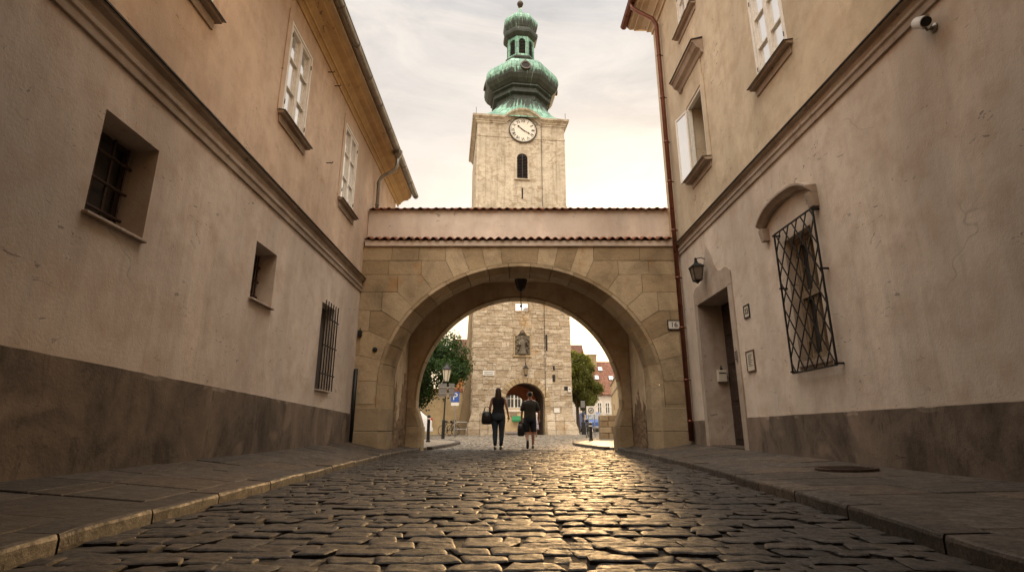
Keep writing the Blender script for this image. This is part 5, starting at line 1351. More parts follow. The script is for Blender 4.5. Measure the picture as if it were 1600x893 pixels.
# ================================================================== STREET FURNITURE
def ground(x,y): return Vector((x,y,gz(y)))
def bollard(p,label,h=.95):
    e=empty('bollard',p,0,label,'bollard','black iron bollards at the pavement corners')
    m=MB(); m.lathe([(.085,-.05),(.085,.06),(.062,.08),(.058,h-.16)],14); m.build('post',M['iron'],e,smooth=False)
    m=MB(); m.lathe([(.066,h-.165),(.072,h-.155),(.072,h-.125),(.066,h-.115)],14); m.build('ring',M['white_sign'],e)
    m=MB(); m.lathe([(.058,h-.118),(.07,h-.09),(.062,h-.04),(.035,h-.01),(.004,h)],14); m.build('cap',M['iron'],e)
    return e
bollard(ground(-3.08,20.3)+Vector((0,0,.06)),'black bollard with pale ring on the left pavement corner near the white car',.98)
bollard(ground(3.20,22.4)+Vector((0,0,.06)),'black bollard on the right pavement corner in front of the blue van',.72)
lp=empty('street_lamp',ground(atx(692.5,28.3),28.3),0,'slender black street lamp with a pale glass lantern before the dark tree','street lamp'); lp.rotation_euler=(0,R(1.6),0)
H=at(0,595,28.3).z-gz(28.3)
m=MB(); m.lathe([(.09,-.05),(.09,.9),(.06,.95),(.04,1.0),(.035,H-.05),(.05,H)],10); m.build('pole',M['iron'],lp)
m=MB(); m.lathe([(.13,H),(.23,H+.58)],6); m.build('lamp_glass',M['lampglass'],lp)
m=MB(); m.lathe([(.26,H+.58),(.26,H+.63),(.12,H+.80),(.05,H+.86),(.02,H+1.0)],6); 
for k in range(6):
    a=math.pi*k/3; m.tube([(.135*math.cos(a),.135*math.sin(a),H),(.235*math.cos(a),.235*math.sin(a),H+.6)],.012,4)
m.build('lamp_cap',M['iron'],lp)
sb=empty('traffic_sign',at(698,625,28.15)*1.0,0,'two grey sign panels seen from behind, fixed to the street lamp','sign'); sb.location.z=at(0,609,28.15).z
m=MB(); m.box(-.42,-.02,-.02,.0,-.34,.34); m.box(.10,.38,-.021,-.001,-.34,.34); m.build('panel',M['grey_sheet'],sb); m=MB(); m.box(-.44,.42,-.045,-.02,.12,.17); m.box(-.44,.42,-.045,-.02,-.2,-.15); m.build('rail',M['steel'],sb)
ps_=empty('parking_sign',ground(atx(710,34),34),0,'blue square parking sign with white letter P on a thin grey post','sign')
Hs=at(0,612,34).z-gz(34)
m=MB(); m.tube([(0,0,-.05),(0.02,0,Hs)],.03,8); m.build('post',M['steel'],ps_)
m=MB(); m.box(-.26,.26,-.05,-.03,Hs-.62,Hs); b_=m.build('panel',M['blue_sign'],ps_); text_obj('letter','P',.62,M['white_sign'],ps_,(0,-.056,Hs-.30)); m=MB(); m.box(-.24,.24,-.05,-.03,Hs-.84,Hs-.65); m.build('sub_panel',M['white_sign'],ps_)
rl=empty('barrier_rail',ground(atx(711,33.5),33.5),R(10),'low tubular steel barrier in front of the tower flank','barrier')
m=MB(); L=.75; m.tube([(0,0,-.05),(0,0,.80),(.05,0,.86),(L-.05,0,.86),(L,0,.80),(L,0,-.05)],.024,8); m.build('hoop',M['steel'],rl,smooth=True); m=MB(); m.tube([(0,0,.45),(L,0,.45)],.016,8); m.build('cross_bar',M['steel'],rl)
# right hand signs
sp=empty('sign_post',ground(atx(911.5,41),41),0,'dark post with small signal box right of the tower','sign post'); Hs=at(0,626,41).z-gz(41)
m=MB(); m.tube([(0,0,-.05),(0,0,Hs)],.05,8); m.build('post',M['iron'],sp); m=MB(); m.box(-.16,.16,-.14,.02,Hs-.5,Hs); m.build('signal_box',M['grey_sheet'],sp,bevel=.02); m=MB(); m.box(-.14,.14,-.12,.02,.0,.9); m.build('cabinet',M['iron'],sp,bevel=.01)
sp=empty('sign_post',ground(atx(924,33),33),0,'white traffic sign on twin grey posts in front of the white house','sign post'); Hs=at(0,634,33).z-gz(33)
m=MB(); m.tube([(-.16,0,-.05),(-.16,0,Hs)],.025,8); m.tube([(.2,0,-.05),(.2,0,Hs)],.025,8); m.build('post',M['steel'],sp); m=MB(); m.box(-.27,.27,-.05,-.03,Hs-.5,Hs); m.build('panel',M['white_sign'],sp)
m=MB()
for i in range(20):
    a,b=2*math.pi*i/20,2*math.pi*(i+1)/20; m.bar((.15*math.cos(a),-.054,Hs-.25+.15*math.sin(a)),(.15*math.cos(b),-.054,Hs-.25+.15*math.sin(b)),.035)
m.bar((-.07,-.054,Hs-.29),(.07,-.054,Hs-.22),.05); m.build('symbol',M['black_paint'],sp)

# ================================================================== VEHICLES
def car(name,loc,rz,paint,label,cat,L=4.0,Wd=1.75,Hh=1.48,van=False):
    e=empty(name,loc,rz,label,cat); w=Wd/2
    if van: prof=[(0,.35),(0,1.0),(.06,1.12),(.75,1.22),(1.35,2.0),(1.6,2.08),(L-.05,2.08),(L,1.0),(L,.35)]; gl=(.80,1.24,1.33,1.97)
    else:   prof=[(0,.32),(0,.70),(.15,.84),(.95,.95),(1.65,1.40),(2.0,Hh),(L-.75,Hh),(L-.15,1.0),(L,.90),(L,.32)]; gl=None
    b=MB(); n=len(prof); vs=[]
    for sg in (-1,1):
        for y,z in prof:
            k=1-.13*max(0,(z-.9)/(prof[5][1]-.9)); vs.append((sg*w*k,y,z))
    # crown the body: add centre rows
    b.add(vs,[tuple(range(n)),tuple(range(2*n-1,n-1,-1))]+[(i,(i+1)%n,n+(i+1)%n,n+i) for i in range(n)],.5)
    bo=b.build('body',M[paint],e,bevel=.06,seg=3)
    zt=prof[5][1]
    def side_k(z): return w*(1-.13*max(0,(z-.9)/(zt-.9)))+.006
    g=MB(); zs0,zs1=(1.25,1.85) if van else (.98,1.36)
    spans=[(1.0,1.9)] if van else [(1.55,2.35),(2.42,3.15),(3.2,L-.55)]
    for sg in (-1,1):
        for a,b_ in spans:
            sl=.28 if a==spans[0][0] else 0; sr=.25 if (b_==spans[-1][1] and not van) else 0
            g.add([(sg*side_k(zs0),a,zs0),(sg*side_k(zs0),b_,zs0),(sg*side_k(zs1),b_-sr,zs1),(sg*side_k(zs1),a+sl,zs1)],[(0,1,2,3)])
    build_each(g,'side_window',M['glass_dark'],e,recalc=False)
    g=MB(); (ya,za),(yb,zb)=(prof[3],prof[4]); f=lambda t:(ya+(yb-ya)*t-.012,za+(zb-za)*t+.01); p,q=f(.10),f(.93)
    g.add([(-w*.86,*p),(w*.86,*p),(w*.80,*q),(-w*.80,*q)],[(0,1,2,3)]); g.build('windscreen',M['glass_dark'],e)
    g=MB(); (ya,za),(yb,zb)=(prof[-3],prof[-4]); f=lambda t:(ya+(yb-ya)*t+.012,za+(zb-za)*t+.01); p,q=f(.12),f(.88)
    g.add([(-w*.8,*p),(w*.8,*p),(w*.74,*q),(-w*.74,*q)],[(0,1,2,3)]); g.build('rear_window',M['glass_dark'],e)
    for sg in (-1,1):
        for y in (.75,L-.75):
            t=MB(); t.tube([(sg*(w-.20),y,.32),(sg*(w+.012),y,.32)],.32,20); to=t.build('wheel',M['rubber'],e,bevel=.03,seg=2); r_=MB(); r_.tube([(sg*(w+.0),y,.32),(sg*(w+.02),y,.32)],.2,14); r_.build('rim',M['alloy'],to)
        h=MB(); h.box(*sorted((sg*w*.55,sg*w*.9)),-.02,.1,.66 if not van else .82,.80 if not van else 1.0); h.build('headlight',M['white_sign'],e,bevel=.02)
        h=MB(); h.box(*sorted((sg*w*.72,sg*w*.95)),L-.1,L+.015,.80,1.05); h.build('tail_light',M['tail'],e,bevel=.02)
    p=MB(); p.box(-.26,.26,-.025,.0,.46,.57); p.box(-.26,.26,L,L+.02,.55,.66); build_each(p,'number_plate',M['white_sign'],e)
    p=MB(); p.box(-w*.95,w*.95,-.05,.1,.30,.52); p.box(-w*.95,w*.95,L-.1,L+.05,.32,.55); p.build('bumper',M[paint] if not van else M['grey_sheet'],e,bevel=.03)
    return e
c=car('parked_car',ground(-6.95-1.4,32.5),R(160),'white_paint','white hatchback parked by the beige wall, half hidden behind the left pier','car')
pv=at(668,662,33); c.location=(pv.x-1.05,33.9,gz(33)); c.rotation_euler=(0,0,R(-62+180))
dr=Vector((math.sin(R(80)),math.cos(R(80)),0)); c.location=Vector((atx(673.5,30),30.2,gz(30)))-dr*4.0; c.rotation_euler=(0,0,R(-80))
c=car('parked_van',(atx(932,58),58,gz(58)),R(6),'blue_paint','blue van facing the square below the white house','van',4.6,.86*2,2.08,True)

def bicycle(p,rz,label,cat='bicycle'):
    e=empty('bicycle',p,rz,label,cat,'bicycles parked round the tower')
    for x in (-.5,.5):
        m=MB(); P=[(x+.33*math.cos(2*math.pi*i/24),0,.34+.33*math.sin(2*math.pi*i/24)) for i in range(25)]; m.tube(P,.02,6); wo=m.build('wheel',M['rubber'],e)
        m=MB()
        for i in range(10): m.bar((x,0,.34),(x+.32*math.cos(.628*i),0,.34+.32*math.sin(.628*i)),.005)
        m.build('spokes',M['steel'],wo)
    m=MB(); bb,st,hd=(-.08,0,.32),(-.2,0,.80),(.34,0,.86)
    for a,b in ((bb,st),(st,hd),(bb,hd),((-.5,0,.34),st),((-.5,0,.34),bb),(hd,(.5,0,.34))): m.tube([a,b],.02,6)
    m.tube([(.34,0,.86),(.32,0,1.02)],.018,6); m.build('frame',M['black_paint'],e)
    m=MB(); m.tube([(.22,-.28,1.05),(.33,-.2,1.03),(.33,.2,1.03),(.22,.28,1.05)],.014,6); m.build('handlebar',M['steel'],e)
    m=MB(); m.tube([(-.34,0,.90),(-.2,0,.91),(-.06,0,.90)],[.08,.06,.02],8); m.tube([(-.2,0,.8),(-.21,0,.9)],.014,6); m.build('saddle',M['leather'],e)
    return e
bicycle(ground(atx(702,37),37),R(35),'dark bicycle leaning at the beige wall, left one of the pair')
bicycle(ground(atx(708,37.2),37.2),R(70),'dark bicycle at the beige wall, nearer the tower')
bicycle(ground(atx(918,31),31),R(75),'dark bicycle standing behind the right bollard')

# ================================================================== PEOPLE
def skin_mesh(name,J,E,mat,parent,sub=2,extra=None,root=None):
    names=list(J); me=bpy.data.meshes.new(name); me.from_pydata([J[n][:3] for n in names],[(names.index(a),names.index(b)) for a,b in E],[])
    o=bpy.data.objects.new(name,me); COL.objects.link(o)
    o.modifiers.new('skin','SKIN'); s=o.modifiers.new('sub','SUBSURF'); s.levels=sub; s.render_levels=sub
    for i,n in enumerate(names):
        r=J[n][3]; me.skin_vertices[0].data[i].radius=r if isinstance(r,tuple) else (r,r)
        me.skin_vertices[0].data[i].use_root=(n==(root or names[0]))
    ev=o.evaluated_get(bpy.context.evaluated_depsgraph_get()); m2=bpy.data.meshes.new_from_object(ev)
    o.modifiers.clear(); o.data=m2; m2.name=name
    if extra:
        bm=bmesh.new(); bm.from_mesh(m2); t=bpy.data.meshes.new('t'); t.from_pydata(extra.v,[],extra.f); bm.from_mesh(t); bm.to_mesh(m2); bm.free()
    m2.materials.clear(); m2.materials.append(mat); m2.polygons.foreach_set('use_smooth',[True]*len(m2.polygons))
    if parent: o.parent=parent
    return o
def hand_mesh(mb,w,d,side,curl=.5):
    """palm and five bent fingers hanging from wrist w along direction d"""
    w=Vector(w); d=Vector(d).normalized(); f=Vector((0,1,0)); q=(f-d*f.dot(d)).normalized(); inn=Vector((-side,0,0)); inn=(inn-d*inn.dot(d)-q*inn.dot(q)).normalized()
    pal=[w-d*.01,w+d*.04,w+d*.085]; mb.tube(pal,[.024,.034,.030],10)
    for k,(off,L) in enumerate(((.030,.070),(.010,.080),(-.010,.074),(-.028,.058))):
        b=w+d*.075+q*off; p1=b+d*L*.45+inn*curl*.01; p2=p1+d*L*.30+inn*curl*.022; p3=p2+d*L*.18+inn*curl*.030
        mb.tube([b,p1,p2,p3],[.0095,.009,.008,.006],7)
    b=w+d*.02+q*.028; mb.tube([b,b+q*.022+d*.025+inn*.006,b+q*.030+d*.055+inn*.014,b+q*.028+d*.072+inn*.02],[.012,.0105,.009,.006],7)
def shoe(mb,a,fwd,L=.26,up=.09,pitch=0):
    """a = ankle; rounded sole/upper pointing along fwd with pitch (heel raised)"""
    a=Vector(a); f=Vector(fwd).normalized(); f=Vector((f.x*math.cos(pitch),f.y*math.cos(pitch),-math.sin(pitch))); s=f.cross(Vector((0,0,1))).normalized(); u=s.cross(f).normalized()
    base=a-u*up
    secs=[(-.075,.030,.05),(-.05,.036,.09),(.0,.038,.10),(.06,.040,.075),(.12,.045,.052),(.16,.042,.042),(.185,.026,.03)]
    n=10; vs=[]
    for t,w,h in secs:
        t*=L/.26
        for k in range(n):
            an=2*math.pi*k/n; vs.append(base+f*t+s*w*math.cos(an)+u*(h*.5+h*.5*max(-1,math.sin(an)*1.0)))
    m=len(secs); mb.add(vs,[(i*n+k,i*n+(k+1)%n,(i+1)*n+(k+1)%n,(i+1)*n+k) for i in range(m-1) for k in range(n)]+[tuple(range(n-1,-1,-1)),tuple(range((m-1)*n,m*n))])
def head_extra(mb,c,s=1.0,side=0):
    """ears, nose, eyes and mouth so that the head has a face (looking +y)"""
    c=Vector(c)
    for sg in (-1,1):
        mb.tube([c+Vector((sg*.072*s,-.005,-.025*s)),c+Vector((sg*.082*s,-.012,.0)),c+Vector((sg*.08*s,-.006,.025*s))],[.008,.013,.009],7)
        mb.tube([c+Vector((sg*.032*s,.078*s,.008)),c+Vector((sg*.032*s,.090*s,.008))],[.014,.006],8)
    mb.tube([c+Vector((0,.088*s,.012)),c+Vector((0,.108*s,-.022*s)),c+Vector((0,.092*s,-.032*s))],[.008,.015,.01],7)
    mb.tube([c+Vector((-.025,.085*s,-.058*s)),c+Vector((0,.094*s,-.058*s)),c+Vector((.025,.085*s,-.058*s))],[.004,.009,.004],6)

def loft(mb,secs,n=20,caps=True,p=.85):
    vs=[]
    for (cx,cy,z,rx,ry) in secs:
        for k in range(n):
            a=2*math.pi*k/n; c,s_=math.cos(a),math.sin(a)
            vs.append((cx+rx*math.copysign(abs(c)**p,c),cy+ry*math.copysign(abs(s_)**p,s_),z+.006*math.sin(3*a+z*20)))
    m=len(secs); fs=[(i*n+k,i*n+(k+1)%n,(i+1)*n+(k+1)%n,(i+1)*n+k) for i in range(m-1) for k in range(n)]
    if caps: fs+=[tuple(range(n)),tuple(range((m-1)*n,m*n))]
    mb.add(vs,fs)
def leg_tube(mb,path,radii,n=14): mb.tube(path,radii,n)
def woman(loc,rz):
    e=empty('person',loc,rz,'long haired person in black sleeveless top and dark jeans seen from behind','person')
    J={'pelvis':(0,0,.93,(.135,.105)),'waist':(0,.01,1.08,(.112,.085)),'chest':(0,.0,1.25,(.135,.10)),'collar':(0,-.005,1.375,(.10,.07)),'neck':(0,.01,1.435,.047),'jaw':(0,.03,1.50,(.058,.068)),'skull':(0,.025,1.585,(.074,.088)),'crown':(0,.015,1.635,(.052,.062)),
       'shl':(-.165,-.005,1.36,.048),'ell':(-.225,-.03,1.115,.036),'wrl':(-.235,.02,.90,.025),'shr':(.165,-.005,1.36,.048),'elr':(.235,-.02,1.11,.036),'wrr':(.275,.05,.885,.025),
       'hipl':(-.085,0,.86,(.088,.092)),'knl':(-.085,.02,.48,.054),'cal':(-.085,-.02,.34,.052),'anl':(-.08,-.03,.10,.034),'hipr':(.085,0,.86,(.088,.092)),'knr':(.085,.05,.48,.054),'car':(.082,.04,.34,.052),'anr':(.07,.06,.09,.034)}
    E=[('pelvis','waist'),('waist','chest'),('chest','collar'),('collar','neck'),('neck','jaw'),('jaw','skull'),('skull','crown'),('collar','shl'),('shl','ell'),('ell','wrl'),('collar','shr'),('shr','elr'),('elr','wrr'),('pelvis','hipl'),('hipl','knl'),('knl','cal'),('cal','anl'),('pelvis','hipr'),('hipr','knr'),('knr','car'),('car','anr')]
    x=MB(); hand_mesh(x,J['wrl'][:3],(-.01,.03,-.2),-1,1.0); hand_mesh(x,J['wrr'][:3],(.02,.03,-.2),1,.7); head_extra(x,(0,.028,1.565))
    skin_mesh('body',J,E,M['skin'],e,2,x)
    m=MB(); loft(m,[(0,-.005,.895,.178,.140),(0,0,.96,.182,.142),(0,.005,1.04,.160,.122),(0,.008,1.10,.150,.114),(0,.004,1.18,.158,.120),(0,-.002,1.27,.170,.126),(0,-.008,1.33,.165,.112),(0,-.010,1.375,.150,.088),(0,-.008,1.405,.105,.066),(0,-.004,1.425,.070,.056)]); m.build('sleeveless_top',M['black_cloth'],e,smooth=True)
    m=MB(); loft(m,[(0,0,1.0,.160,.125),(0,-.008,.93,.186,.146),(0,-.014,.86,.198,.158),(0,-.01,.80,.190,.150),(0,0,.765,.172,.128)])
    for sg,ky,cy_,ay,az in ((-1,.02,-.02,-.03,.12),(1,.05,.04,.06,.11)):
        leg_tube(m,[(sg*.092,-.008,.86),(sg*.095,-.004,.74),(sg*.09,.012,.60),(sg*.086,ky,.48),(sg*.086,cy_-.012,.35),(sg*.080,(cy_+ay)/2-.01,.22),(sg*(.08 if sg<0 else .07),ay,az)],[.106,.100,.084,.068,.068,.054,.046])
    m.build('jeans',M['jeans'],e,smooth=True)
    Hh={'crown':(0,.0,1.64,(.066,.078)),'back':(0,-.035,1.58,(.088,.088)),'nape':(0,-.055,1.46,(.098,.06)),'mid':(.0,-.085,1.34,(.105,.042)),'tip':(.01,-.095,1.22,(.07,.026)),'l':(-.075,-.03,1.47,.036),'r':(.075,-.03,1.47,.036)}
    skin_mesh('hair',Hh,[('crown','back'),('back','nape'),('nape','mid'),('mid','tip'),('nape','l'),('nape','r')],M['hair'],e)
    m=MB(); shoe(m,(-.08,-.03,.10),(0,1,0),.25,.095); o1=m.build('shoe',M['leather'],e,smooth=True); m=MB(); shoe(m,(.07,.06,.09),(.1,1,0),.25,.085); m.build('shoe',M['leather'],e,smooth=True)
    return e
wo=woman((-.375,15.0,.012),R(-2))
def man(loc,rz):
    e=empty('person',loc,rz,'short haired person in dark olive t-shirt and shorts, walking away carrying a holdall','person')
    J={'pelvis':(0,0,.93,(.135,.105)),'waist':(0,.01,1.08,(.128,.095)),'chest':(0,.0,1.27,(.155,.112)),'collar':(0,-.005,1.40,(.11,.08)),'neck':(0,.01,1.47,.056),'jaw':(0,.03,1.54,(.062,.074)),'skull':(0,.025,1.625,(.078,.093)),'crown':(0,.015,1.68,(.055,.065)),
       'shl':(-.195,-.005,1.385,.058),'ell':(-.255,-.03,1.11,.043),'wrl':(-.265,.03,.87,.030),'shr':(.195,-.005,1.385,.058),'elr':(.275,-.03,1.11,.043),'wrr':(.285,.06,.87,.030),
       'hipl':(-.09,0,.86,(.09,.095)),'knl':(-.10,.06,.50,.058),'cal':(-.10,-.05,.40,.058),'anl':(-.10,-.22,.21,.038),'hipr':(.09,0,.86,(.09,.095)),'knr':(.09,.03,.48,.058),'car':(.09,.01,.35,.058),'anr':(.085,.02,.09,.038)}
    E=[('pelvis','waist'),('waist','chest'),('chest','collar'),('collar','neck'),('neck','jaw'),('jaw','skull'),('skull','crown'),('collar','shl'),('shl','ell'),('ell','wrl'),('collar','shr'),('shr','elr'),('elr','wrr'),('pelvis','hipl'),('hipl','knl'),('knl','cal'),('cal','anl'),('pelvis','hipr'),('hipr','knr'),('knr','car'),('car','anr')]
    x=MB(); hand_mesh(x,J['wrl'][:3],(0,.02,-.2),-1,1.6); hand_mesh(x,J['wrr'][:3],(.0,.04,-.2),1,.8); head_extra(x,(0,.03,1.605),1.05)
    skin_mesh('body',J,E,M['skin'],e,2,x)
    m=MB(); loft(m,[(0,-.005,.87,.192,.142),(0,0,.95,.192,.142),(0,.006,1.06,.186,.134),(0,.004,1.16,.192,.136),(0,-.002,1.27,.204,.142),(0,-.008,1.35,.208,.126),(0,-.010,1.405,.192,.096),(0,-.006,1.44,.130,.074),(0,-.002,1.465,.078,.066)])
    for sg in (-1,1): m.tube([(sg*.15,-.006,1.39),(sg*.198,-.010,1.355),(sg*.232,-.022,1.24),(sg*.252,-.03,1.13)],[.060,.066,.064,.066],14)
    m.build('t_shirt',M['khaki'],e,smooth=True)
    m=MB(); loft(m,[(0,0,.98,.170,.128),(0,-.006,.90,.182,.142),(0,-.008,.82,.188,.146),(0,0,.77,.178,.132)])
    for sg,k_ in ((-1,.045),(1,.025)): leg_tube(m,[(sg*.095,-.004,.85),(sg*.100,.005,.72),(sg*.103,k_,.56),(sg*.103,k_,.50)],[.104,.104,.096,.094])
    m.build('shorts',M['shorts'],e,smooth=True)
    Hh={'crown':(0,.012,1.705,(.066,.080)),'back':(0,-.014,1.645,(.094,.100)),'nape':(0,-.045,1.56,(.07,.05))}
    skin_mesh('hair',Hh,[('crown','back'),('back','nape')],M['hair_dark'],e)
    m=MB(); shoe(m,(-.10,-.22,.21),(0,1,0),.27,.09,R(58)); m.build('shoe',M['leather'],e,smooth=True); m=MB(); shoe(m,(.085,.02,.09),(.05,1,0),.27,.085); m.build('shoe',M['leather'],e,smooth=True)
    return e
ma=man((.53,16.1,.012),R(3)); ma.scale=(.945,.945,.945)
def far_person(loc,rz):
    e=empty('person',loc,rz,'person in pale top and lilac skirt by the tower gate, behind the walking man','person')
    J={'pelvis':(0,0,.93,(.13,.10)),'waist':(0,.01,1.08,(.11,.085)),'chest':(0,0,1.25,(.135,.10)),'collar':(0,0,1.375,(.10,.07)),'neck':(0,.01,1.435,.047),'jaw':(0,.03,1.5,(.058,.068)),'skull':(0,.025,1.585,(.076,.09)),'crown':(0,.015,1.64,(.052,.062)),'shl':(-.165,0,1.36,.048),'ell':(-.22,-.02,1.11,.036),'wrl':(-.23,.05,.89,.026),'shr':(.165,0,1.36,.048),'elr':(.22,-.02,1.11,.036),'wrr':(.23,.05,.89,.026),'hipl':(-.085,0,.86,.088),'knl':(-.085,.03,.48,.054),'anl':(-.08,-.02,.09,.036),'hipr':(.085,0,.86,.088),'knr':(.085,.05,.48,.054),'anr':(.08,.08,.09,.036)}
    E=[('pelvis','waist'),('waist','chest'),('chest','collar'),('collar','neck'),('neck','jaw'),('jaw','skull'),('skull','crown'),('collar','shl'),('shl','ell'),('ell','wrl'),('collar','shr'),('shr','elr'),('elr','wrr'),('pelvis','hipl'),('hipl','knl'),('knl','anl'),('pelvis','hipr'),('hipr','knr'),('knr','anr')]
    x=MB(); hand_mesh(x,J['wrl'][:3],(0,.03,-.2),-1); hand_mesh(x,J['wrr'][:3],(0,.03,-.2),1); head_extra(x,(0,.028,1.565)); skin_mesh('body',J,E,M['skin'],e,2,x)
    m=MB(); loft(m,[(0,0,.92,.17,.135),(0,.005,1.05,.150,.115),(0,0,1.25,.168,.124),(0,-.005,1.35,.165,.105),(0,-.005,1.41,.10,.065)])
    for sg in (-1,1): m.tube([(sg*.14,0,1.37),(sg*.185,-.005,1.32),(sg*.205,-.015,1.18)],[.055,.058,.055],12)
    m.build('blouse',M['pale_cloth'],e,smooth=True)
    m=MB(); m.lathe([(.15,1.0),(.19,.85),(.23,.55),(.26,.42)],16); m.build('skirt',M['lilac'],e,smooth=True)
    skin_mesh('hair',{'c':(0,0,1.65,(.06,.07)),'b':(0,-.03,1.6,(.085,.085)),'n':(0,-.05,1.48,(.06,.04))},[('c','b'),('b','n')],M['hair_dark'],e)
    m=MB(); shoe(m,(-.08,-.02,.09),(0,1,0)); shoe(m,(.08,.08,.09),(0,1,0)); build_each(m,'shoes',M['leather'],e,smooth=True)
    return e
far_person(ground(atx(836,33),33),R(5))
# bags
def bag(name,loc,rz,w,h,d,mat,label,strap_h,tilt=0):
    e=empty(name,loc,rz,label,'bag'); e.rotation_euler=(0,tilt,rz)
    m=MB(); n=14; vs=[]; prof=[(-.5,.62),(-.46,.86),(-.25,1.0),(.1,.96),(.36,.86),(.47,.66),(.5,.4)]
    for t,k in prof:
        for i in range(n):
            a=2*math.pi*i/n; cx_,sy=math.cos(a),math.sin(a)
            vs.append((d/2*k*math.copysign(abs(cx_)**.6,cx_),w/2*k*math.copysign(abs(sy)**.6,sy),t*h-h*.5))
    m.add(vs,[(i*n+k,i*n+(k+1)%n,(i+1)*n+(k+1)%n,(i+1)*n+k) for i in range(len(prof)-1) for k in range(n)]+[tuple(range(n)),tuple(range((len(prof)-1)*n,len(prof)*n))]); bo=m.build('bag_body',M[mat],e,smooth=True)
    for sg in (-1,1):
        s=MB(); s.tube([(sg*d*.25,-w*.28,-.02),(sg*d*.18,-w*.2,strap_h*.7),(sg*.01,0,strap_h),(sg*d*.18,w*.2,strap_h*.7),(sg*d*.25,w*.28,-.02)],.011,7); s.build('handle',M[mat],e,smooth=True)
    s=MB(); s.tube([(0,-w*.36,.0),(0,w*.36,.0)],.008,6); s.build('zip',M['steel'],bo)
    return e
bag('shoulder_bag',Vector((-.375-.31,14.98,1.02)),R(90),.31,.34,.30,'leather','slouchy black bag hanging on the arm of the long haired person',.14,0)
bag('holdall',Vector((.53-.265,16.13,.70)),R(85),.22,.34,.24,'leather','black holdall carried low by the short haired person',.10)

# ================================================================== LIGHT, SKY, CAMERA
SUN_AZ,SUN_EL=R(10.5),R(10.5)      # ahead, slightly right, low
sd=Vector((math.sin(SUN_AZ)*math.cos(SUN_EL),math.cos(SUN_AZ)*math.cos(SUN_EL),math.sin(SUN_EL)))
sun=bpy.data.lights.new('Sun','SUN'); sun.energy=3.4; sun.angle=R(7); sun.color=(1,.62,.28)
so=bpy.data.objects.new('Sun',sun); COL.objects.link(so); so.rotation_euler=sd.to_track_quat('Z','Y').to_euler(); so.location=(10,60,20)
w=bpy.data.worlds.new('World'); scn.world=w; w.use_nodes=True; nt=w.node_tree; nt.nodes.clear()
nn=lambda k,**kw:[setattr(x,a,v) for x in [nt.nodes.new(k)] for a,v in kw.items()] and nt.nodes[-1] or nt.nodes[-1]
def wn(k,**kw):
    x=nt.nodes.new(k)
    for a,v in kw.items(): setattr(x,a,v)
    return x
def wl_(a,b): nt.links.new(a,b)
def wmath(op,a,b=None,clamp=False):
    x=wn('ShaderNodeMath',operation=op,use_clamp=clamp)
    for i,v in enumerate((a,b)):
        if v is None: continue
        if hasattr(v,'is_linked'): wl_(v,x.inputs[i])
        else: x.inputs[i].default_value=v
    return x.outputs[0]
def wmix(f,a,b,mode='MIX'):
    x=wn('ShaderNodeMix',data_type='RGBA',blend_type=mode)
    for v,i in ((f,0),(a,6),(b,7)):
        if hasattr(v,'is_linked'): wl_(v,x.inputs[i])
        elif isinstance(v,(int,float)): x.inputs[i].default_value=v
        else: x.inputs[i].default_value=(*v,1)
    return x.outputs[2]
out=wn('ShaderNodeOutputWorld'); bg=wn('ShaderNodeBackground'); wl_(bg.outputs[0],out.inputs[0]); bg.inputs[1].default_value=.1
sky=wn('ShaderNodeTexSky',sky_type='NISHITA'); sky.sun_disc=False; sky.sun_elevation=SUN_EL; sky.sun_rotation=SUN_AZ; sky.dust_density=2.5
tc=wn('ShaderNodeTexCoord'); sep=wn('ShaderNodeSeparateXYZ'); wl_(tc.outputs['Generated'],sep.inputs[0])
ramp=wn('ShaderNodeValToRGB'); wl_(sep.outputs[2],ramp.inputs[0]); e=ramp.color_ramp.elements
SKY=[(0.0,(.95,.68,.36)),(.16,(.93,.76,.54)),(.34,(.78,.69,.59)),(.52,(.63,.57,.515)),(.70,(.51,.49,.475)),(.86,(2.2,2.05,1.85))]
while len(e)<len(SKY): e.new(.5)
for i,(p,c) in enumerate(SKY): e[i].position=p; e[i].color=(*c,1)
cl=wn('ShaderNodeMapping'); wl_(tc.outputs['Generated'],cl.inputs[0]); cl.inputs['Scale'].default_value=(1,1,2.6)
no=wn('ShaderNodeTexNoise'); wl_(cl.outputs[0],no.inputs['Vector']); no.inputs['Scale'].default_value=2.2; no.inputs['Detail'].default_value=7; no.inputs['Roughness'].default_value=.6; no.inputs['Distortion'].default_value=.4
cloud=wn('ShaderNodeMapRange'); wl_(no.outputs[0],cloud.inputs[0]); cloud.inputs[1].default_value=.3; cloud.inputs[2].default_value=.7; cloud.inputs[3].default_value=.86; cloud.inputs[4].default_value=1.22
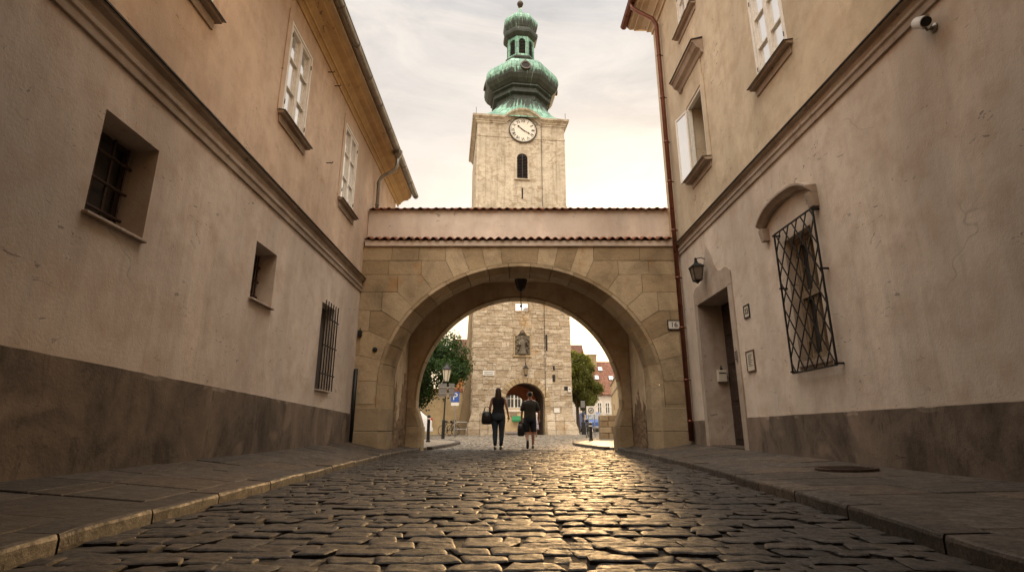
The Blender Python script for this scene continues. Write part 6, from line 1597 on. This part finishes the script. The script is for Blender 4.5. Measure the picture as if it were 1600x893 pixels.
no2=wn('ShaderNodeTexNoise'); mp2=wn('ShaderNodeMapping'); wl_(tc.outputs['Generated'],mp2.inputs[0]); mp2.inputs['Scale'].default_value=(1.2,.7,4.2); mp2.inputs['Rotation'].default_value=(0,.35,.2); wl_(mp2.outputs[0],no2.inputs['Vector']); no2.inputs['Scale'].default_value=2.6; no2.inputs['Detail'].default_value=9; no2.inputs['Roughness'].default_value=.66; no2.inputs['Distortion'].default_value=.9
wisp=wn('ShaderNodeMapRange'); wl_(no2.outputs[0],wisp.inputs[0]); wisp.inputs[1].default_value=.44; wisp.inputs[2].default_value=.68; wisp.inputs[3].default_value=0; wisp.inputs[4].default_value=.55
cc=wmix(1,ramp.outputs[0],cloud.outputs[0],'MULTIPLY')
cc=wmix(wisp.outputs[0],cc,(.86,.77,.67))
# added bright sky patch behind the camera, lights arch and tower fronts
bd=wn('ShaderNodeVectorMath',operation='DOT_PRODUCT'); wl_(tc.outputs['Generated'],bd.inputs[0]); bd.inputs[1].default_value=Vector((0,-.60,.80)).normalized()
back=wmath('POWER',wmath('MAXIMUM',bd.outputs['Value'],0),5.0)
cc=wmix(1,cc,wmix(back,(0,0,0),(3.4,3.1,2.7)),'ADD')
# glow round the veiled sun
dp_=wn('ShaderNodeVectorMath',operation='DOT_PRODUCT'); wl_(tc.outputs['Generated'],dp_.inputs[0]); dp_.inputs[1].default_value=sd
gl=wmath('POWER',wmath('MAXIMUM',dp_.outputs['Value'],0),40.0)
cc=wmix(1,cc,wmix(gl,(0,0,0),(1.6,1.05,.5)),'ADD')
cc10=wmix(1,cc,(10,10,10),'MULTIPLY')
wl_(wmix(.12,cc10,sky.outputs[0]),bg.inputs[0])
cam=bpy.data.cameras.new('Camera'); co=bpy.data.objects.new('Camera',cam); COL.objects.link(co)
co.location=(0,0,CAMH); co.rotation_euler=(R(90)+PITCH,0,0); cam.sensor_width=36; cam.lens=F_PX/1600*36; cam.clip_end=1000; cam.clip_start=.05
scn.camera=co
vs_=scn.view_settings; vs_.view_transform='Standard'; vs_.look='None'; vs_.exposure=.45; vs_.gamma=1
scn.cycles.max_bounces=8; scn.cycles.diffuse_bounces=5
